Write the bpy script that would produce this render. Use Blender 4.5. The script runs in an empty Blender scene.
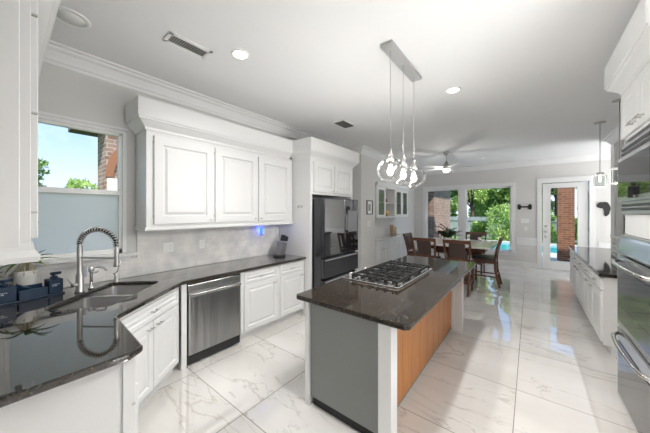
import bpy, bmesh, math, random
from mathutils import Vector, Matrix
PI = math.pi
R = math.radians
random.seed(7)
scene = bpy.context.scene
COL = scene.collection

# ------------------------------------------------------------------ camera
cam_d = bpy.data.cameras.new('camera')
cam = bpy.data.objects.new('camera', cam_d)
COL.objects.link(cam)
cam.location = (0, 0, 1.62)
cam.rotation_euler = (PI/2, 0, R(38.5))
cam_d.sensor_width = 36
cam_d.lens = 258/650*36
cam_d.shift_y = -4.5/650
cam_d.clip_start = 0.05
cam_d.clip_end = 300
scene.camera = cam

# ------------------------------------------------------------------ exposure, sky, sun
scene.view_settings.view_transform = 'Standard'
scene.view_settings.look = 'None'
scene.view_settings.gamma = 1
scene.view_settings.use_curve_mapping = False
scene.view_settings.exposure = 0.32

world = bpy.data.worlds.new('sky')
scene.world = world
world.use_nodes = True
wn, wl = world.node_tree.nodes, world.node_tree.links
wn.clear()
w_out = wn.new('ShaderNodeOutputWorld')
w_bg = wn.new('ShaderNodeBackground')
w_tc = wn.new('ShaderNodeTexCoord')
w_sep = wn.new('ShaderNodeSeparateXYZ')
w_ramp = wn.new('ShaderNodeValToRGB')
w_no = wn.new('ShaderNodeTexNoise')
w_cr = wn.new('ShaderNodeValToRGB')
w_mix = wn.new('ShaderNodeMixRGB')
wl.new(w_tc.outputs['Generated'], w_sep.inputs[0])
wl.new(w_sep.outputs['Z'], w_ramp.inputs[0])
e = w_ramp.color_ramp.elements
e[0].position = 0.0; e[0].color = (0.68, 0.78, 0.88, 1)
e[1].position = 0.30; e[1].color = (0.24, 0.45, 0.80, 1)
w_no.inputs['Scale'].default_value = 3.0
w_no.inputs['Detail'].default_value = 5
wl.new(w_tc.outputs['Generated'], w_no.inputs['Vector'])
wl.new(w_no.outputs['Fac'], w_cr.inputs[0])
w_cr.color_ramp.elements[0].position = 0.55; w_cr.color_ramp.elements[0].color = (0, 0, 0, 1)
w_cr.color_ramp.elements[1].position = 0.75; w_cr.color_ramp.elements[1].color = (1, 1, 1, 1)
wl.new(w_cr.outputs['Color'], w_mix.inputs['Fac'])
wl.new(w_ramp.outputs['Color'], w_mix.inputs['Color1'])
w_mix.inputs['Color2'].default_value = (0.9, 0.93, 0.97, 1)
wl.new(w_mix.outputs['Color'], w_bg.inputs['Color'])
w_bg.inputs['Strength'].default_value = 1.35
wl.new(w_bg.outputs[0], w_out.inputs[0])

sd = bpy.data.lights.new('sun', 'SUN')
sd.energy = 6.0
sd.angle = R(1.5)
sd.color = (1.0, 0.95, 0.86)
sun = bpy.data.objects.new('sun', sd)
COL.objects.link(sun)
sun.rotation_euler = Vector((-0.8, 0.55, -1.0)).to_track_quat('-Z', 'Y').to_euler()

def area(name, loc, direction, sx, sy, power, color=(1, 1, 1)):
    d = bpy.data.lights.new(name, 'AREA')
    d.shape = 'RECTANGLE'; d.size = sx; d.size_y = sy; d.energy = power; d.color = color
    o = bpy.data.objects.new(name, d); COL.objects.link(o)
    o.location = loc
    o.rotation_euler = Vector(direction).to_track_quat('-Z', 'Z').to_euler()
    return o
# added fill lights, window-sized, out of view in the living and breakfast rooms
area('fill_south', (2.6, -4.3, 1.6), (0, 1, 0), 5.5, 2.4, 110, (0.97, 0.985, 1.0))
area('fill_east', (5.9, 1.0, 1.6), (-1, 0.1, 0), 5.0, 2.4, 55, (0.97, 0.985, 1.0))
area('fill_breakfast', (5.9, 8.2, 1.5), (-1, -0.25, 0), 1.8, 2.2, 25, (0.97, 0.985, 1.0))
# added upward fill lights that brighten the ceiling, all out of view
area('fill_up_living', (4.0, 0.8, 0.5), (0, 0, 1), 3.0, 3.4, 210, (0.97, 0.985, 1.0))
area('fill_up_breakfast', (3.6, 8.2, 0.6), (-0.2, 0, 1), 2.2, 2.2, 85, (0.97, 0.985, 1.0))

# ------------------------------------------------------------------ materials
MATS = {}
def mat(name, color, rough=0.5, metal=0.0, spec=0.5, coat=0.0, emis=None, es=0.0, ior=None):
    m = bpy.data.materials.new(name); m.use_nodes = True
    b = m.node_tree.nodes['Principled BSDF']
    b.inputs['Base Color'].default_value = (*color, 1)
    b.inputs['Roughness'].default_value = rough
    b.inputs['Metallic'].default_value = metal
    b.inputs['Specular IOR Level'].default_value = spec
    b.inputs['Coat Weight'].default_value = coat
    b.inputs['Coat Roughness'].default_value = 0.03
    if ior: b.inputs['IOR'].default_value = ior
    if emis:
        b.inputs['Emission Color'].default_value = (*emis, 1)
        b.inputs['Emission Strength'].default_value = es
    MATS[name] = m
    return m
def nodes(m): return m.node_tree.nodes, m.node_tree.links, m.node_tree.nodes['Principled BSDF']
def coords(m, kind='Object', scale=(1, 1, 1), rot=(0, 0, 0), loc=(0, 0, 0)):
    n, l, b = nodes(m)
    tc = n.new('ShaderNodeTexCoord'); mp = n.new('ShaderNodeMapping')
    mp.inputs['Scale'].default_value = scale
    mp.inputs['Rotation'].default_value = rot
    mp.inputs['Location'].default_value = loc
    l.new(tc.outputs[kind], mp.inputs[0])
    return mp.outputs[0]
def noise(m, vec, scale, detail=4, rough=0.5, dist=0.0):
    n, l, b = nodes(m)
    t = n.new('ShaderNodeTexNoise'); t.inputs['Scale'].default_value = scale
    t.inputs['Detail'].default_value = detail; t.inputs['Roughness'].default_value = rough
    t.inputs['Distortion'].default_value = dist
    if vec is not None: l.new(vec, t.inputs['Vector'])
    return t.outputs['Fac']
def ramp(m, fac, stops):
    n, l, b = nodes(m)
    r = n.new('ShaderNodeValToRGB'); l.new(fac, r.inputs[0])
    el = r.color_ramp.elements
    while len(el) < len(stops): el.new(0.5)
    for i, (p, c) in enumerate(stops):
        el[i].position = p; el[i].color = (*c, 1)
    return r.outputs['Color']
def bump(m, h, strength=0.2, dist=0.01):
    n, l, b = nodes(m)
    bp = n.new('ShaderNodeBump'); bp.inputs['Strength'].default_value = strength
    bp.inputs['Distance'].default_value = dist
    l.new(h, bp.inputs['Height']); l.new(bp.outputs[0], b.inputs['Normal'])
def mixc(m, fac, a, c, mode='MIX'):
    n, l, b = nodes(m)
    x = n.new('ShaderNodeMixRGB'); x.blend_type = mode
    for s, v in (('Fac', fac), ('Color1', a), ('Color2', c)):
        if isinstance(v, (int, float)): x.inputs[s].default_value = v
        elif isinstance(v, tuple): x.inputs[s].default_value = (*v, 1)
        else: l.new(v, x.inputs[s])
    return x.outputs[0]

white_paint = mat('white_paint', (0.77, 0.77, 0.765), 0.32)
trim_paint = mat('trim_paint', (0.82, 0.82, 0.815), 0.35)
wall_paint = mat('wall_paint', (0.70, 0.69, 0.67), 0.75)
bump(wall_paint, noise(wall_paint, coords(wall_paint), 220, 2), 0.08, 0.002)
ceil_paint = mat('ceiling_paint', (0.81, 0.81, 0.81), 0.85)
bump(ceil_paint, noise(ceil_paint, coords(ceil_paint), 90, 3), 0.10, 0.003)
grey_paint = mat('grey_island_paint', (0.23, 0.235, 0.23), 0.45)
dark_void = mat('dark_recess', (0.02, 0.02, 0.02), 0.7)
black_plastic = mat('black_plastic', (0.02, 0.02, 0.022), 0.35)
chrome = mat('chrome', (0.78, 0.78, 0.78), 0.12, 1.0)
nickel = mat('brushed_nickel', (0.55, 0.54, 0.52), 0.3, 1.0)
steel = mat('stainless_steel', (0.68, 0.68, 0.68), 0.25, 1.0)
v = coords(steel, scale=(1, 1, 60))
bump(steel, noise(steel, v, 6, 3), 0.03, 0.002)
sinksteel = mat('sink_steel', (0.62, 0.61, 0.60), 0.32, 1.0)
dwsteel = mat('dishwasher_steel', (0.36, 0.36, 0.36), 0.3, 1.0)
_n, _l, _b = nodes(dwsteel)
f = noise(dwsteel, coords(dwsteel, scale=(1, 7, 0.4), rot=(R(6), 0, 0)), 1.1, 2)
bump(dwsteel, f, 0.5, 0.05)
black_steel = mat('black_stainless', (0.085, 0.087, 0.095), 0.22, 0.9)
black_glass = mat('black_glass', (0.01, 0.01, 0.012), 0.03, 0, 0.9, ior=1.7)
oven_glass = mat('oven_glass', (0.02, 0.02, 0.022), 0.03, 0, 0.7, ior=1.6)
panel_glass = mat('oven_control_glass', (0.20, 0.25, 0.30), 0.06, 0, 0.8)
iron = mat('cast_iron', (0.012, 0.012, 0.012), 0.5, 0, 0.3)
block_steel = mat('knife_block_steel', (0.30, 0.30, 0.30), 0.35, 1.0)
fixture = mat('pendant_canopy_metal', (0.50, 0.50, 0.50), 0.4, 0.25)
navy = mat('navy_plastic', (0.012, 0.035, 0.075), 0.3)
plastic_white = mat('white_plastic', (0.85, 0.85, 0.83), 0.35)
ceramic = mat('white_ceramic', (0.78, 0.76, 0.72), 0.35)
leather = mat('dark_leather', (0.018, 0.022, 0.022), 0.32)
brown_leather = mat('brown_padding', (0.060, 0.036, 0.030), 0.5)
tan = mat('tan_ceramic', (0.42, 0.28, 0.18), 0.4)
terracotta = mat('terracotta', (0.28, 0.13, 0.07), 0.5)
brass = mat('brass', (0.55, 0.38, 0.14), 0.3, 1.0)
rubber = mat('dark_metal', (0.03, 0.028, 0.028), 0.5, 0.3)
concrete = mat('patio_concrete', (0.52, 0.49, 0.45), 0.85)
_c = ramp(concrete, noise(concrete, coords(concrete), 3, 6), [(0.3, (0.45, 0.43, 0.40)), (0.7, (0.60, 0.57, 0.53))])
nodes(concrete)[1].new(_c, nodes(concrete)[2].inputs['Base Color'])
water = mat('pool_water', (0.02, 0.40, 0.50), 0.08, 0, 0.5)
bump(water, noise(water, coords(water), 6, 2), 0.3, 0.02)
grass = mat('lawn', (0.10, 0.20, 0.04), 0.9)
_c = ramp(grass, noise(grass, coords(grass), 8, 6), [(0.3, (0.06, 0.13, 0.025)), (0.7, (0.17, 0.29, 0.07))])
nodes(grass)[1].new(_c, nodes(grass)[2].inputs['Base Color'])
bark = mat('bark', (0.10, 0.07, 0.05), 0.9)
shingle = mat('roof_brown', (0.10, 0.075, 0.06), 0.9)
stone_white = mat('quartz_white', (0.72, 0.71, 0.68), 0.12, 0, 0.6)

def leafmat(name, a, b_):
    m = mat(name, a, 0.45)
    n, l, b = nodes(m)
    g = n.new('ShaderNodeNewGeometry')
    c = ramp(m, g.outputs['Random Per Island'], [(0.0, a), (1.0, b_)])
    l.new(c, b.inputs['Base Color'])
    b.inputs['Transmission Weight'].default_value = 0.0
    tr = n.new('ShaderNodeBsdfTranslucent'); l.new(c, tr.inputs['Color'])
    mx = n.new('ShaderNodeMixShader'); mx.inputs[0].default_value = 0.4
    l.new(b.outputs[0], mx.inputs[1]); l.new(tr.outputs[0], mx.inputs[2])
    l.new(mx.outputs[0], n['Material Output'].inputs[0])
    return m
leaf_mid = leafmat('leaf_mid_green', (0.09, 0.20, 0.035), (0.30, 0.46, 0.12))
leaf_bright = leafmat('leaf_bright_green', (0.22, 0.38, 0.07), (0.55, 0.68, 0.25))
leaf_pale = leafmat('leaf_pale_green', (0.22, 0.30, 0.13), (0.50, 0.56, 0.30))
leaf_dark = leafmat('leaf_house_plant', (0.012, 0.035, 0.014), (0.04, 0.09, 0.03))
leaf_orchid = leafmat('leaf_orchid', (0.06, 0.16, 0.05), (0.25, 0.33, 0.10))
stem_pale = mat('pale_roots', (0.62, 0.55, 0.35), 0.6)

# marble floor tiles
floor_m = mat('polished_marble_tile', (0.8, 0.78, 0.75), 0.02, 0, 0.6, ior=1.6)
n, l, b = nodes(floor_m)
tc = n.new('ShaderNodeTexCoord'); sp = n.new('ShaderNodeSeparateXYZ'); l.new(tc.outputs['Object'], sp.inputs[0])
def M(op, a, c=None):
    q = n.new('ShaderNodeMath'); q.operation = op
    for i, v_ in enumerate((a, c)):
        if v_ is None: continue
        if isinstance(v_, (int, float)): q.inputs[i].default_value = v_
        else: l.new(v_, q.inputs[i])
    return q.outputs[0]
PX, PY = 0.85, 0.86
ux = M('DIVIDE', M('ADD', sp.outputs['X'], 0.10 + PX*40), PX)
uy = M('DIVIDE', M('ADD', sp.outputs['Y'], -1.21 + PY*40), PY)
fx, fy = M('FRACT', ux), M('FRACT', uy)
ex = M('MINIMUM', fx, M('SUBTRACT', 1.0, fx)); ey = M('MINIMUM', fy, M('SUBTRACT', 1.0, fy))
joint = M('LESS_THAN', M('MINIMUM', ex, ey), 0.0035)
cid = n.new('ShaderNodeCombineXYZ'); l.new(M('FLOOR', ux), cid.inputs[0]); l.new(M('FLOOR', uy), cid.inputs[1])
wnz = n.new('ShaderNodeTexWhiteNoise'); l.new(cid.outputs[0], wnz.inputs['Vector'])
off = n.new('ShaderNodeVectorMath'); off.operation = 'SCALE'; l.new(wnz.outputs['Color'], off.inputs[0]); off.inputs['Scale'].default_value = 9
add = n.new('ShaderNodeVectorMath'); add.operation = 'ADD'; l.new(tc.outputs['Object'], add.inputs[0]); l.new(off.outputs[0], add.inputs[1])
mp = n.new('ShaderNodeMapping'); l.new(add.outputs[0], mp.inputs[0]); mp.inputs['Rotation'].default_value = (0, 0, R(35)); mp.inputs['Scale'].default_value = (0.55, 1.5, 1)
def vein(scale, width, dist, detail):
    t = n.new('ShaderNodeTexNoise'); l.new(mp.outputs[0], t.inputs['Vector'])
    t.inputs['Scale'].default_value = scale; t.inputs['Detail'].default_value = detail; t.inputs['Distortion'].default_value = dist
    t.inputs['Roughness'].default_value = 0.55
    d = M('ABSOLUTE', M('SUBTRACT', t.outputs['Fac'], 0.5))
    q = n.new('ShaderNodeMapRange'); l.new(d, q.inputs[0]); q.inputs[1].default_value = 0; q.inputs[2].default_value = width
    q.inputs[3].default_value = 1; q.inputs[4].default_value = 0
    return q.outputs[0]
v1 = vein(0.6, 0.007, 0.7, 6)
v2 = vein(1.3, 0.008, 1.0, 5)
mask = noise(floor_m, mp.outputs[0], 1.6, 2)
mk = ramp(floor_m, mask, [(0.42, (0, 0, 0)), (0.62, (1, 1, 1))])
cloud = ramp(floor_m, noise(floor_m, mp.outputs[0], 1.2, 5), [(0.35, (0.66, 0.635, 0.60)), (0.65, (0.76, 0.74, 0.71))])
b.inputs['Coat Weight'].default_value = 0.6; b.inputs['Coat IOR'].default_value = 1.7; b.inputs['Coat Roughness'].default_value = 0.008
c1 = mixc(floor_m, M('MULTIPLY', v1, 0.42), cloud, (0.36, 0.31, 0.25))
c2 = mixc(floor_m, M('MULTIPLY', M('MULTIPLY', v2, mk), 0.5), c1, (0.30, 0.28, 0.26))
c3 = mixc(floor_m, joint, c2, (0.24, 0.22, 0.20))
l.new(c3, b.inputs['Base Color'])

# granite
granite = mat('black_granite', (0.02, 0.018, 0.016), 0.05, 0, 0.32, ior=1.5)
v = coords(granite)
a = noise(granite, v, 95, 3, 0.75)
sp1 = ramp(granite, a, [(0.0, (0.010, 0.009, 0.009)), (0.54, (0.016, 0.014, 0.012)), (0.63, (0.10, 0.065, 0.038)), (0.76, (0.32, 0.27, 0.21))])
nodes(granite)[1].new(sp1, nodes(granite)[2].inputs['Base Color'])

granite_bright = granite.copy(); granite_bright.name = 'black_granite_boosted_sheen'  # same stone; coat added to strengthen the window's reflection in the left counter
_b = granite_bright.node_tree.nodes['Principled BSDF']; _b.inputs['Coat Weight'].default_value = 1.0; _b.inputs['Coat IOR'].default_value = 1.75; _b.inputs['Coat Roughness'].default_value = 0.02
# woods
def wood(name, c1_, c2_, scale, rough=0.35, axis='Z'):
    m = mat(name, c1_, rough)
    sc = {'Z': (12, 12, 1), 'X': (1, 12, 12), 'Y': (12, 1, 12)}[axis]
    vv = coords(m, scale=sc)
    cc = ramp(m, noise(m, vv, scale, 4, 0.6, 0.6), [(0.3, c1_), (0.7, c2_)])
    nodes(m)[1].new(cc, nodes(m)[2].inputs['Base Color'])
    return m
oak = wood('honey_oak', (0.46, 0.17, 0.035), (0.58, 0.24, 0.06), 3.0)
cherry = wood('dark_cherry', (0.085, 0.030, 0.016), (0.16, 0.060, 0.032), 2.0)

def brickmat(name, axis_rot, c1_, c2_, mort):
    m = mat(name, c1_, 0.9)
    n, l, b = nodes(m)
    vo = coords(m); sx = n.new('ShaderNodeSeparateXYZ'); l.new(vo, sx.inputs[0])
    ad = n.new('ShaderNodeMath'); l.new(sx.outputs['X'], ad.inputs[0]); l.new(sx.outputs['Y'], ad.inputs[1])
    cb = n.new('ShaderNodeCombineXYZ'); l.new(ad.outputs[0], cb.inputs[0]); l.new(sx.outputs['Z'], cb.inputs[1]); vv = cb.outputs[0]
    t = n.new('ShaderNodeTexBrick'); l.new(vv, t.inputs['Vector'])
    t.inputs['Color1'].default_value = (*c1_, 1); t.inputs['Color2'].default_value = (*c2_, 1); t.inputs['Mortar'].default_value = (*mort, 1)
    t.inputs['Scale'].default_value = 1.0
    t.inputs['Brick Width'].default_value = 0.22; t.inputs['Row Height'].default_value = 0.075; t.inputs['Mortar Size'].default_value = 0.007
    t.inputs['Bias'].default_value = -0.1
    nz = ramp(m, noise(m, vv, 6, 3), [(0.3, (0.7, 0.7, 0.7)), (0.7, (1.15, 1.1, 1.05))])
    cc = mixc(m, 0.6, t.outputs['Color'], nz, 'MULTIPLY')
    l.new(cc, b.inputs['Base Color'])
    bump(m, t.outputs['Fac'], -0.4, 0.01)
    return m
# faces along X-Z : rotate so Z becomes texture Y
brick_xz = brickmat('brick_wall_material', (R(-90), 0, 0), (0.20, 0.075, 0.035), (0.32, 0.13, 0.065), (0.28, 0.22, 0.17))
brick_yz = brickmat('brick_side_material', (R(-90), R(0), R(-90)), (0.20, 0.12, 0.085), (0.34, 0.24, 0.19), (0.42, 0.38, 0.34))
brick_pale = brickmat('brick_pale_material', (0, 0, 0), (0.17, 0.10, 0.07), (0.27, 0.18, 0.14), (0.30, 0.27, 0.24))
stone_tile = brickmat('backsplash_tile_material', (R(-90), R(0), R(-90)), (0.82, 0.82, 0.81), (0.85, 0.85, 0.84), (0.74, 0.74, 0.73))
for nd in stone_tile.node_tree.nodes:
    if nd.type == 'TEX_BRICK':
        nd.inputs['Brick Width'].default_value = 0.30; nd.inputs['Row Height'].default_value = 0.10; nd.inputs['Mortar Size'].default_value = 0.002
stone_tile.node_tree.nodes['Principled BSDF'].inputs['Roughness'].default_value = 0.15
bump(stone_tile, noise(stone_tile, coords(stone_tile, scale=(1, 1, 2.4)), 16, 2), 0.35, 0.01)
fence_m = wood('weathered_fence', (0.22, 0.26, 0.26), (0.34, 0.37, 0.36), 1.2, 0.9)

def glassmat(name, tint=(1, 1, 1), refl=0.12, rough=0.0, amt=0.5):
    m = bpy.data.materials.new(name); m.use_nodes = True
    n, l = m.node_tree.nodes, m.node_tree.links
    n.remove(n['Principled BSDF'])
    tr = n.new('ShaderNodeBsdfTransparent'); tr.inputs[0].default_value = (*tint, 1)
    gl = n.new('ShaderNodeBsdfGlossy'); gl.inputs['Roughness'].default_value = rough
    gl.inputs['Color'].default_value = (0.95, 0.95, 0.95, 1)
    fr = n.new('ShaderNodeLayerWeight'); fr.inputs['Blend'].default_value = refl
    mx = n.new('ShaderNodeMixShader')
    sc = n.new('ShaderNodeMath'); sc.operation = 'MULTIPLY'; sc.inputs[1].default_value = amt; l.new(fr.outputs['Fresnel'], sc.inputs[0])
    l.new(sc.outputs[0], mx.inputs[0]); l.new(tr.outputs[0], mx.inputs[1]); l.new(gl.outputs[0], mx.inputs[2])
    l.new(mx.outputs[0], n['Material Output'].inputs[0])
    return m
pane_glass = glassmat('window_glass', (1, 1, 1), 0.10)
globe_glass = glassmat('globe_glass', (0.97, 0.97, 0.97), 0.25, 0.02, 0.55)
clear_glass = glassmat('cabinet_glass', (0.88, 0.90, 0.89), 0.12, 0.0, 0.35)
frost = bpy.data.materials.new('frosted_glass'); frost.use_nodes = True
n, l = frost.node_tree.nodes, frost.node_tree.links
bb = n['Principled BSDF']; bb.inputs['Base Color'].default_value = (0.78, 0.82, 0.85, 1); bb.inputs['Roughness'].default_value = 0.35
tl = n.new('ShaderNodeBsdfTranslucent'); tl.inputs[0].default_value = (0.98, 0.93, 0.88, 1)
mx = n.new('ShaderNodeMixShader'); mx.inputs[0].default_value = 0.75
l.new(bb.outputs[0], mx.inputs[1]); l.new(tl.outputs[0], mx.inputs[2]); l.new(mx.outputs[0], n['Material Output'].inputs[0])

def emit(name, color, strength):
    return mat(name, color, 0.5, emis=color, es=strength)
lamp_white = emit('lit_lamp', (1.0, 0.97, 0.92), 6.0)
bulb_glow = emit('lit_bulb', (1.0, 0.95, 0.86), 4.0)
blue_glow = emit('blue_light', (0.02, 0.10, 1.0), 3.0)
lantern_lit = emit('lantern_edge_glow', (0.9, 0.89, 0.87), 0.30)  # frame is no lamp; glow stands in for bulb light on its edges

# ------------------------------------------------------------------ helpers
def wloc(o):
    p = Vector((0, 0, 0))
    while o is not None:
        p += o.location; o = o.parent
    return p
def tag(o, label=None, cat=None, group=None, kind=None):
    if label: o['label'] = label
    if cat: o['category'] = cat
    if group: o['group'] = group
    if kind: o['kind'] = kind
    return o
def thing(name, label, cat, loc=(0, 0, 0), group=None, kind=None):
    o = bpy.data.objects.new(name, None); COL.objects.link(o)
    o.location = loc; o.empty_display_size = 0.1
    return tag(o, label, cat, group, kind)
class MB:
    def __init__(s): s.v = []; s.f = []; s.sm = []
    def add(s, vs, fs, smooth=False):
        k = len(s.v); s.v += [Vector(p) for p in vs]
        s.f += [tuple(i+k for i in f) for f in fs]; s.sm += [smooth]*len(fs); return s
    def box(s, x0, x1, y0, y1, z0, z1):
        x0, x1 = sorted((x0, x1)); y0, y1 = sorted((y0, y1)); z0, z1 = sorted((z0, z1))
        return s.add([(x0,y0,z0),(x1,y0,z0),(x1,y1,z0),(x0,y1,z0),(x0,y0,z1),(x1,y0,z1),(x1,y1,z1),(x0,y1,z1)],
                     [(3,2,1,0),(4,5,6,7),(0,1,5,4),(1,2,6,5),(2,3,7,6),(3,0,4,7)])
    def obox(s, c, U, V, N, du, dv, dn):
        # box with corner c and edges U*du, V*dv, N*dn
        c, U, V, N = Vector(c), Vector(U)*du, Vector(V)*dv, Vector(N)*dn
        p = [c, c+U, c+U+V, c+V, c+N, c+U+N, c+U+V+N, c+V+N]
        return s.add(p, [(3,2,1,0),(4,5,6,7),(0,1,5,4),(1,2,6,5),(2,3,7,6),(3,0,4,7)])
    def beam(s, a, c, w, h, up=(0, 0, 1)):
        a, c = Vector(a), Vector(c); d = (c-a).normalized(); side = d.cross(Vector(up))
        if side.length < 1e-4: side = d.cross(Vector((0, 1, 0)))
        side.normalize(); u = side.cross(d).normalized()
        p = []
        for q in (a, c):
            for i, j in ((-1,-1),(1,-1),(1,1),(-1,1)): p.append(q + side*i*w/2 + u*j*h/2)
        return s.add(p, [(0,1,2,3),(7,6,5,4),(0,4,5,1),(1,5,6,2),(2,6,7,3),(3,7,4,0)])
    def tube(s, pts, r, n=10, caps=True):
        pts = [Vector(p) for p in pts]; rs = r if isinstance(r, (list, tuple)) else [r]*len(pts)
        d0 = (pts[1]-pts[0]).normalized()
        side = d0.cross(Vector((0, 0, 1)))
        if side.length < 1e-3: side = Vector((1, 0, 0))
        side.normalize(); vs = []; fs = []
        for i, p in enumerate(pts):
            if i == 0: d = pts[1]-pts[0]
            elif i == len(pts)-1: d = pts[-1]-pts[-2]
            else: d = pts[i+1]-pts[i-1]
            d.normalize(); side = (side - d*side.dot(d)).normalized(); u = d.cross(side)
            for k in range(n):
                t = 2*PI*k/n; vs.append(p + (side*math.cos(t)+u*math.sin(t))*rs[i])
        for i in range(len(pts)-1):
            for k in range(n):
                fs.append((i*n+k, i*n+(k+1)%n, (i+1)*n+(k+1)%n, (i+1)*n+k))
        s.add(vs, fs, True)
        if caps:
            k = len(pts)-1
            s.add(vs[:n], [tuple(reversed(range(n)))]); s.add(vs[k*n:], [tuple(range(n))])
        return s
    def lathe(s, c, prof, n=24, axis='Z'):
        c = Vector(c); vs = []; fs = []
        for r, z in prof:
            for k in range(n):
                t = 2*PI*k/n; x, y = r*math.cos(t), r*math.sin(t)
                vs.append(c + (Vector((x, y, z)) if axis == 'Z' else Vector((z, x, y)) if axis == 'X' else Vector((y, z, x))))
        for i in range(len(prof)-1):
            for k in range(n):
                fs.append((i*n+k, i*n+(k+1)%n, (i+1)*n+(k+1)%n, (i+1)*n+k))
        return s.add(vs, fs, True)
    def cyl(s, c, r, z0, z1, n=20, r2=None):
        r2 = r if r2 is None else r2
        return s.lathe(c, [(0.0001, z0), (r, z0)], n).lathe(c, [(r, z0), (r2, z1)], n).lathe(c, [(r2, z1), (0.0001, z1)], n)
    def prism(s, poly, z0, z1):
        k = len(poly)
        vs = [(x, y, z0) for x, y in poly] + [(x, y, z1) for x, y in poly]
        fs = [tuple(reversed(range(k))), tuple(range(k, 2*k))] + [(i, (i+1) % k, k+(i+1) % k, k+i) for i in range(k)]
        return s.add(vs, fs)
    def sweep(s, path, prof, closed_prof=True, left=True):
        # path: list of (x,y); prof: list of (out,z); mitred corners, out = to the left/right of travel
        P = [Vector((p[0], p[1], 0)) for p in path]; rings = []
        sg = 1 if left else -1
        for i, p in enumerate(P):
            ds = []
            if i > 0: ds.append((P[i]-P[i-1]).normalized())
            if i < len(P)-1: ds.append((P[i+1]-P[i]).normalized())
            ns = [Vector((-d.y, d.x, 0))*sg for d in ds]
            if len(ns) == 1: nn = ns[0]
            else:
                nn = (ns[0]+ns[1]); nn = nn/ (nn.length_squared/2) if nn.length > 1e-6 else ns[0]
            rings.append([p + nn*o + Vector((0, 0, z)) for o, z in prof])
        k = len(prof); vs = [q for r_ in rings for q in r_]; fs = []
        for i in range(len(P)-1):
            for j in range(k if closed_prof else k-1):
                fs.append((i*k+j, i*k+(j+1) % k, (i+1)*k+(j+1) % k, (i+1)*k+j))
        if closed_prof:
            fs += [tuple(range(k)), tuple(reversed(range((len(P)-1)*k, len(P)*k)))]
        return s.add(vs, fs)
    def panel(s, c, U, V, N, w, h, th=0.02, fr=0.055, deep=0.011, raised=True):
        # a cabinet door / drawer front with a raised panel; c = lower corner of the back face
        c, U, V, N = Vector(c), Vector(U), Vector(V), Vector(N)
        fr = min(fr, h*0.28, w*0.28)
        rings = [(0, 0), (0, th-0.003), (0.003, th), (fr, th), (fr+0.008, th-deep)]
        if raised: rings += [(fr+0.02, th-deep), (fr+0.04, th-0.002)]
        vs = []
        for ins, d in rings:
            ins = min(ins, h*0.45, w*0.45)
            for a_, b_ in ((ins, ins), (w-ins, ins), (w-ins, h-ins), (ins, h-ins)):
                vs.append(c + U*a_ + V*b_ + N*d)
        fs = [(3, 2, 1, 0)]
        for i in range(len(rings)-1):
            for k in range(4): fs.append((i*4+k, i*4+(k+1) % 4, (i+1)*4+(k+1) % 4, (i+1)*4+k))
        m_ = (len(rings)-1)*4; fs.append((m_, m_+1, m_+2, m_+3))
        return s.add(vs, fs)
    def pull(s, c, D, N, L=0.09, r=0.005, st=0.028):
        # bar pull centred at c, along D, standing out along N
        c, D, N = Vector(c), Vector(D), Vector(N)
        s.tube([c-D*L*0.36, c-D*L*0.36+N*st], r, 8); s.tube([c+D*L*0.36, c+D*L*0.36+N*st], r, 8)
        return s.tube([c-D*L/2+N*st, c+D*L/2+N*st], r*1.25, 8)
    def build(s, name, m, parent=None, bevel=0, seg=2, fix=True, angle=35):
        me = bpy.data.meshes.new(name)
        off_ = wloc(parent) if parent is not None else Vector((0, 0, 0))
        me.from_pydata([tuple(p-off_) for p in s.v], [], s.f)
        for p, sm in zip(me.polygons, s.sm): p.use_smooth = sm
        if fix:
            bm = bmesh.new(); bm.from_mesh(me)
            bmesh.ops.remove_doubles(bm, verts=bm.verts, dist=1e-5)
            bmesh.ops.recalc_face_normals(bm, faces=bm.faces); bm.to_mesh(me); bm.free()
        me.materials.append(m)
        o = bpy.data.objects.new(name, me); COL.objects.link(o)
        if parent is not None: o.parent = parent
        if bevel:
            b_ = o.modifiers.new('bevel', 'BEVEL'); b_.width = bevel; b_.segments = seg
            b_.limit_method = 'ANGLE'; b_.angle_limit = R(angle)
        return o
def struct(name, mb, m, **k):
    o = mb.build(name, m, None, **k); o['kind'] = 'structure'; return o
def kids(o): return [c for c in COL.objects if c.parent == o]
def copy_tree(o, parent=None):
    c = o.copy(); COL.objects.link(c); c.parent = parent
    for ch in kids(o): copy_tree(ch, c)
    return c
X, Y, Z = Vector((1, 0, 0)), Vector((0, 1, 0)), Vector((0, 0, 1))

CH = 3.10            # ceiling height
WL = -3.38           # left wall
WF = 9.60            # far wall
# ------------------------------------------------------------------ room shell
struct('floor', MB().box(-3.6, 6.2, -4.6, 9.75, -0.12, 0), floor_m)
struct('ceiling', MB().box(-4.1, 6.6, -5.0, 10.25, CH, CH+0.25), ceil_paint)
# left wall with the sink window (y 0.24..0.78, z 1.19..2.44); window goes a little further south
WY0, WY1, WZ0, WZ1 = 0.02, 0.80, 1.19, 2.445
mb = MB()
mb.box(WL-0.18, WL, -0.45, WY0, 0, CH).box(WL-0.18, WL, WY1, WF+0.15, 0, CH)
mb.box(WL-0.18, WL, WY0, WY1, 0, WZ0).box(WL-0.18, WL, WY0, WY1, WZ1, CH)
struct('wall_left', mb, wall_paint)
# fluted stub beside the refrigerator and soffit above the hutch
mb = MB().box(WL+0.001, -3.04, 5.15, 5.84, 0, CH).box(WL+0.001, -3.04, 5.84, 8.02, 2.36, CH)
struct('wall_hutch', mb, wall_paint)
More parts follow.
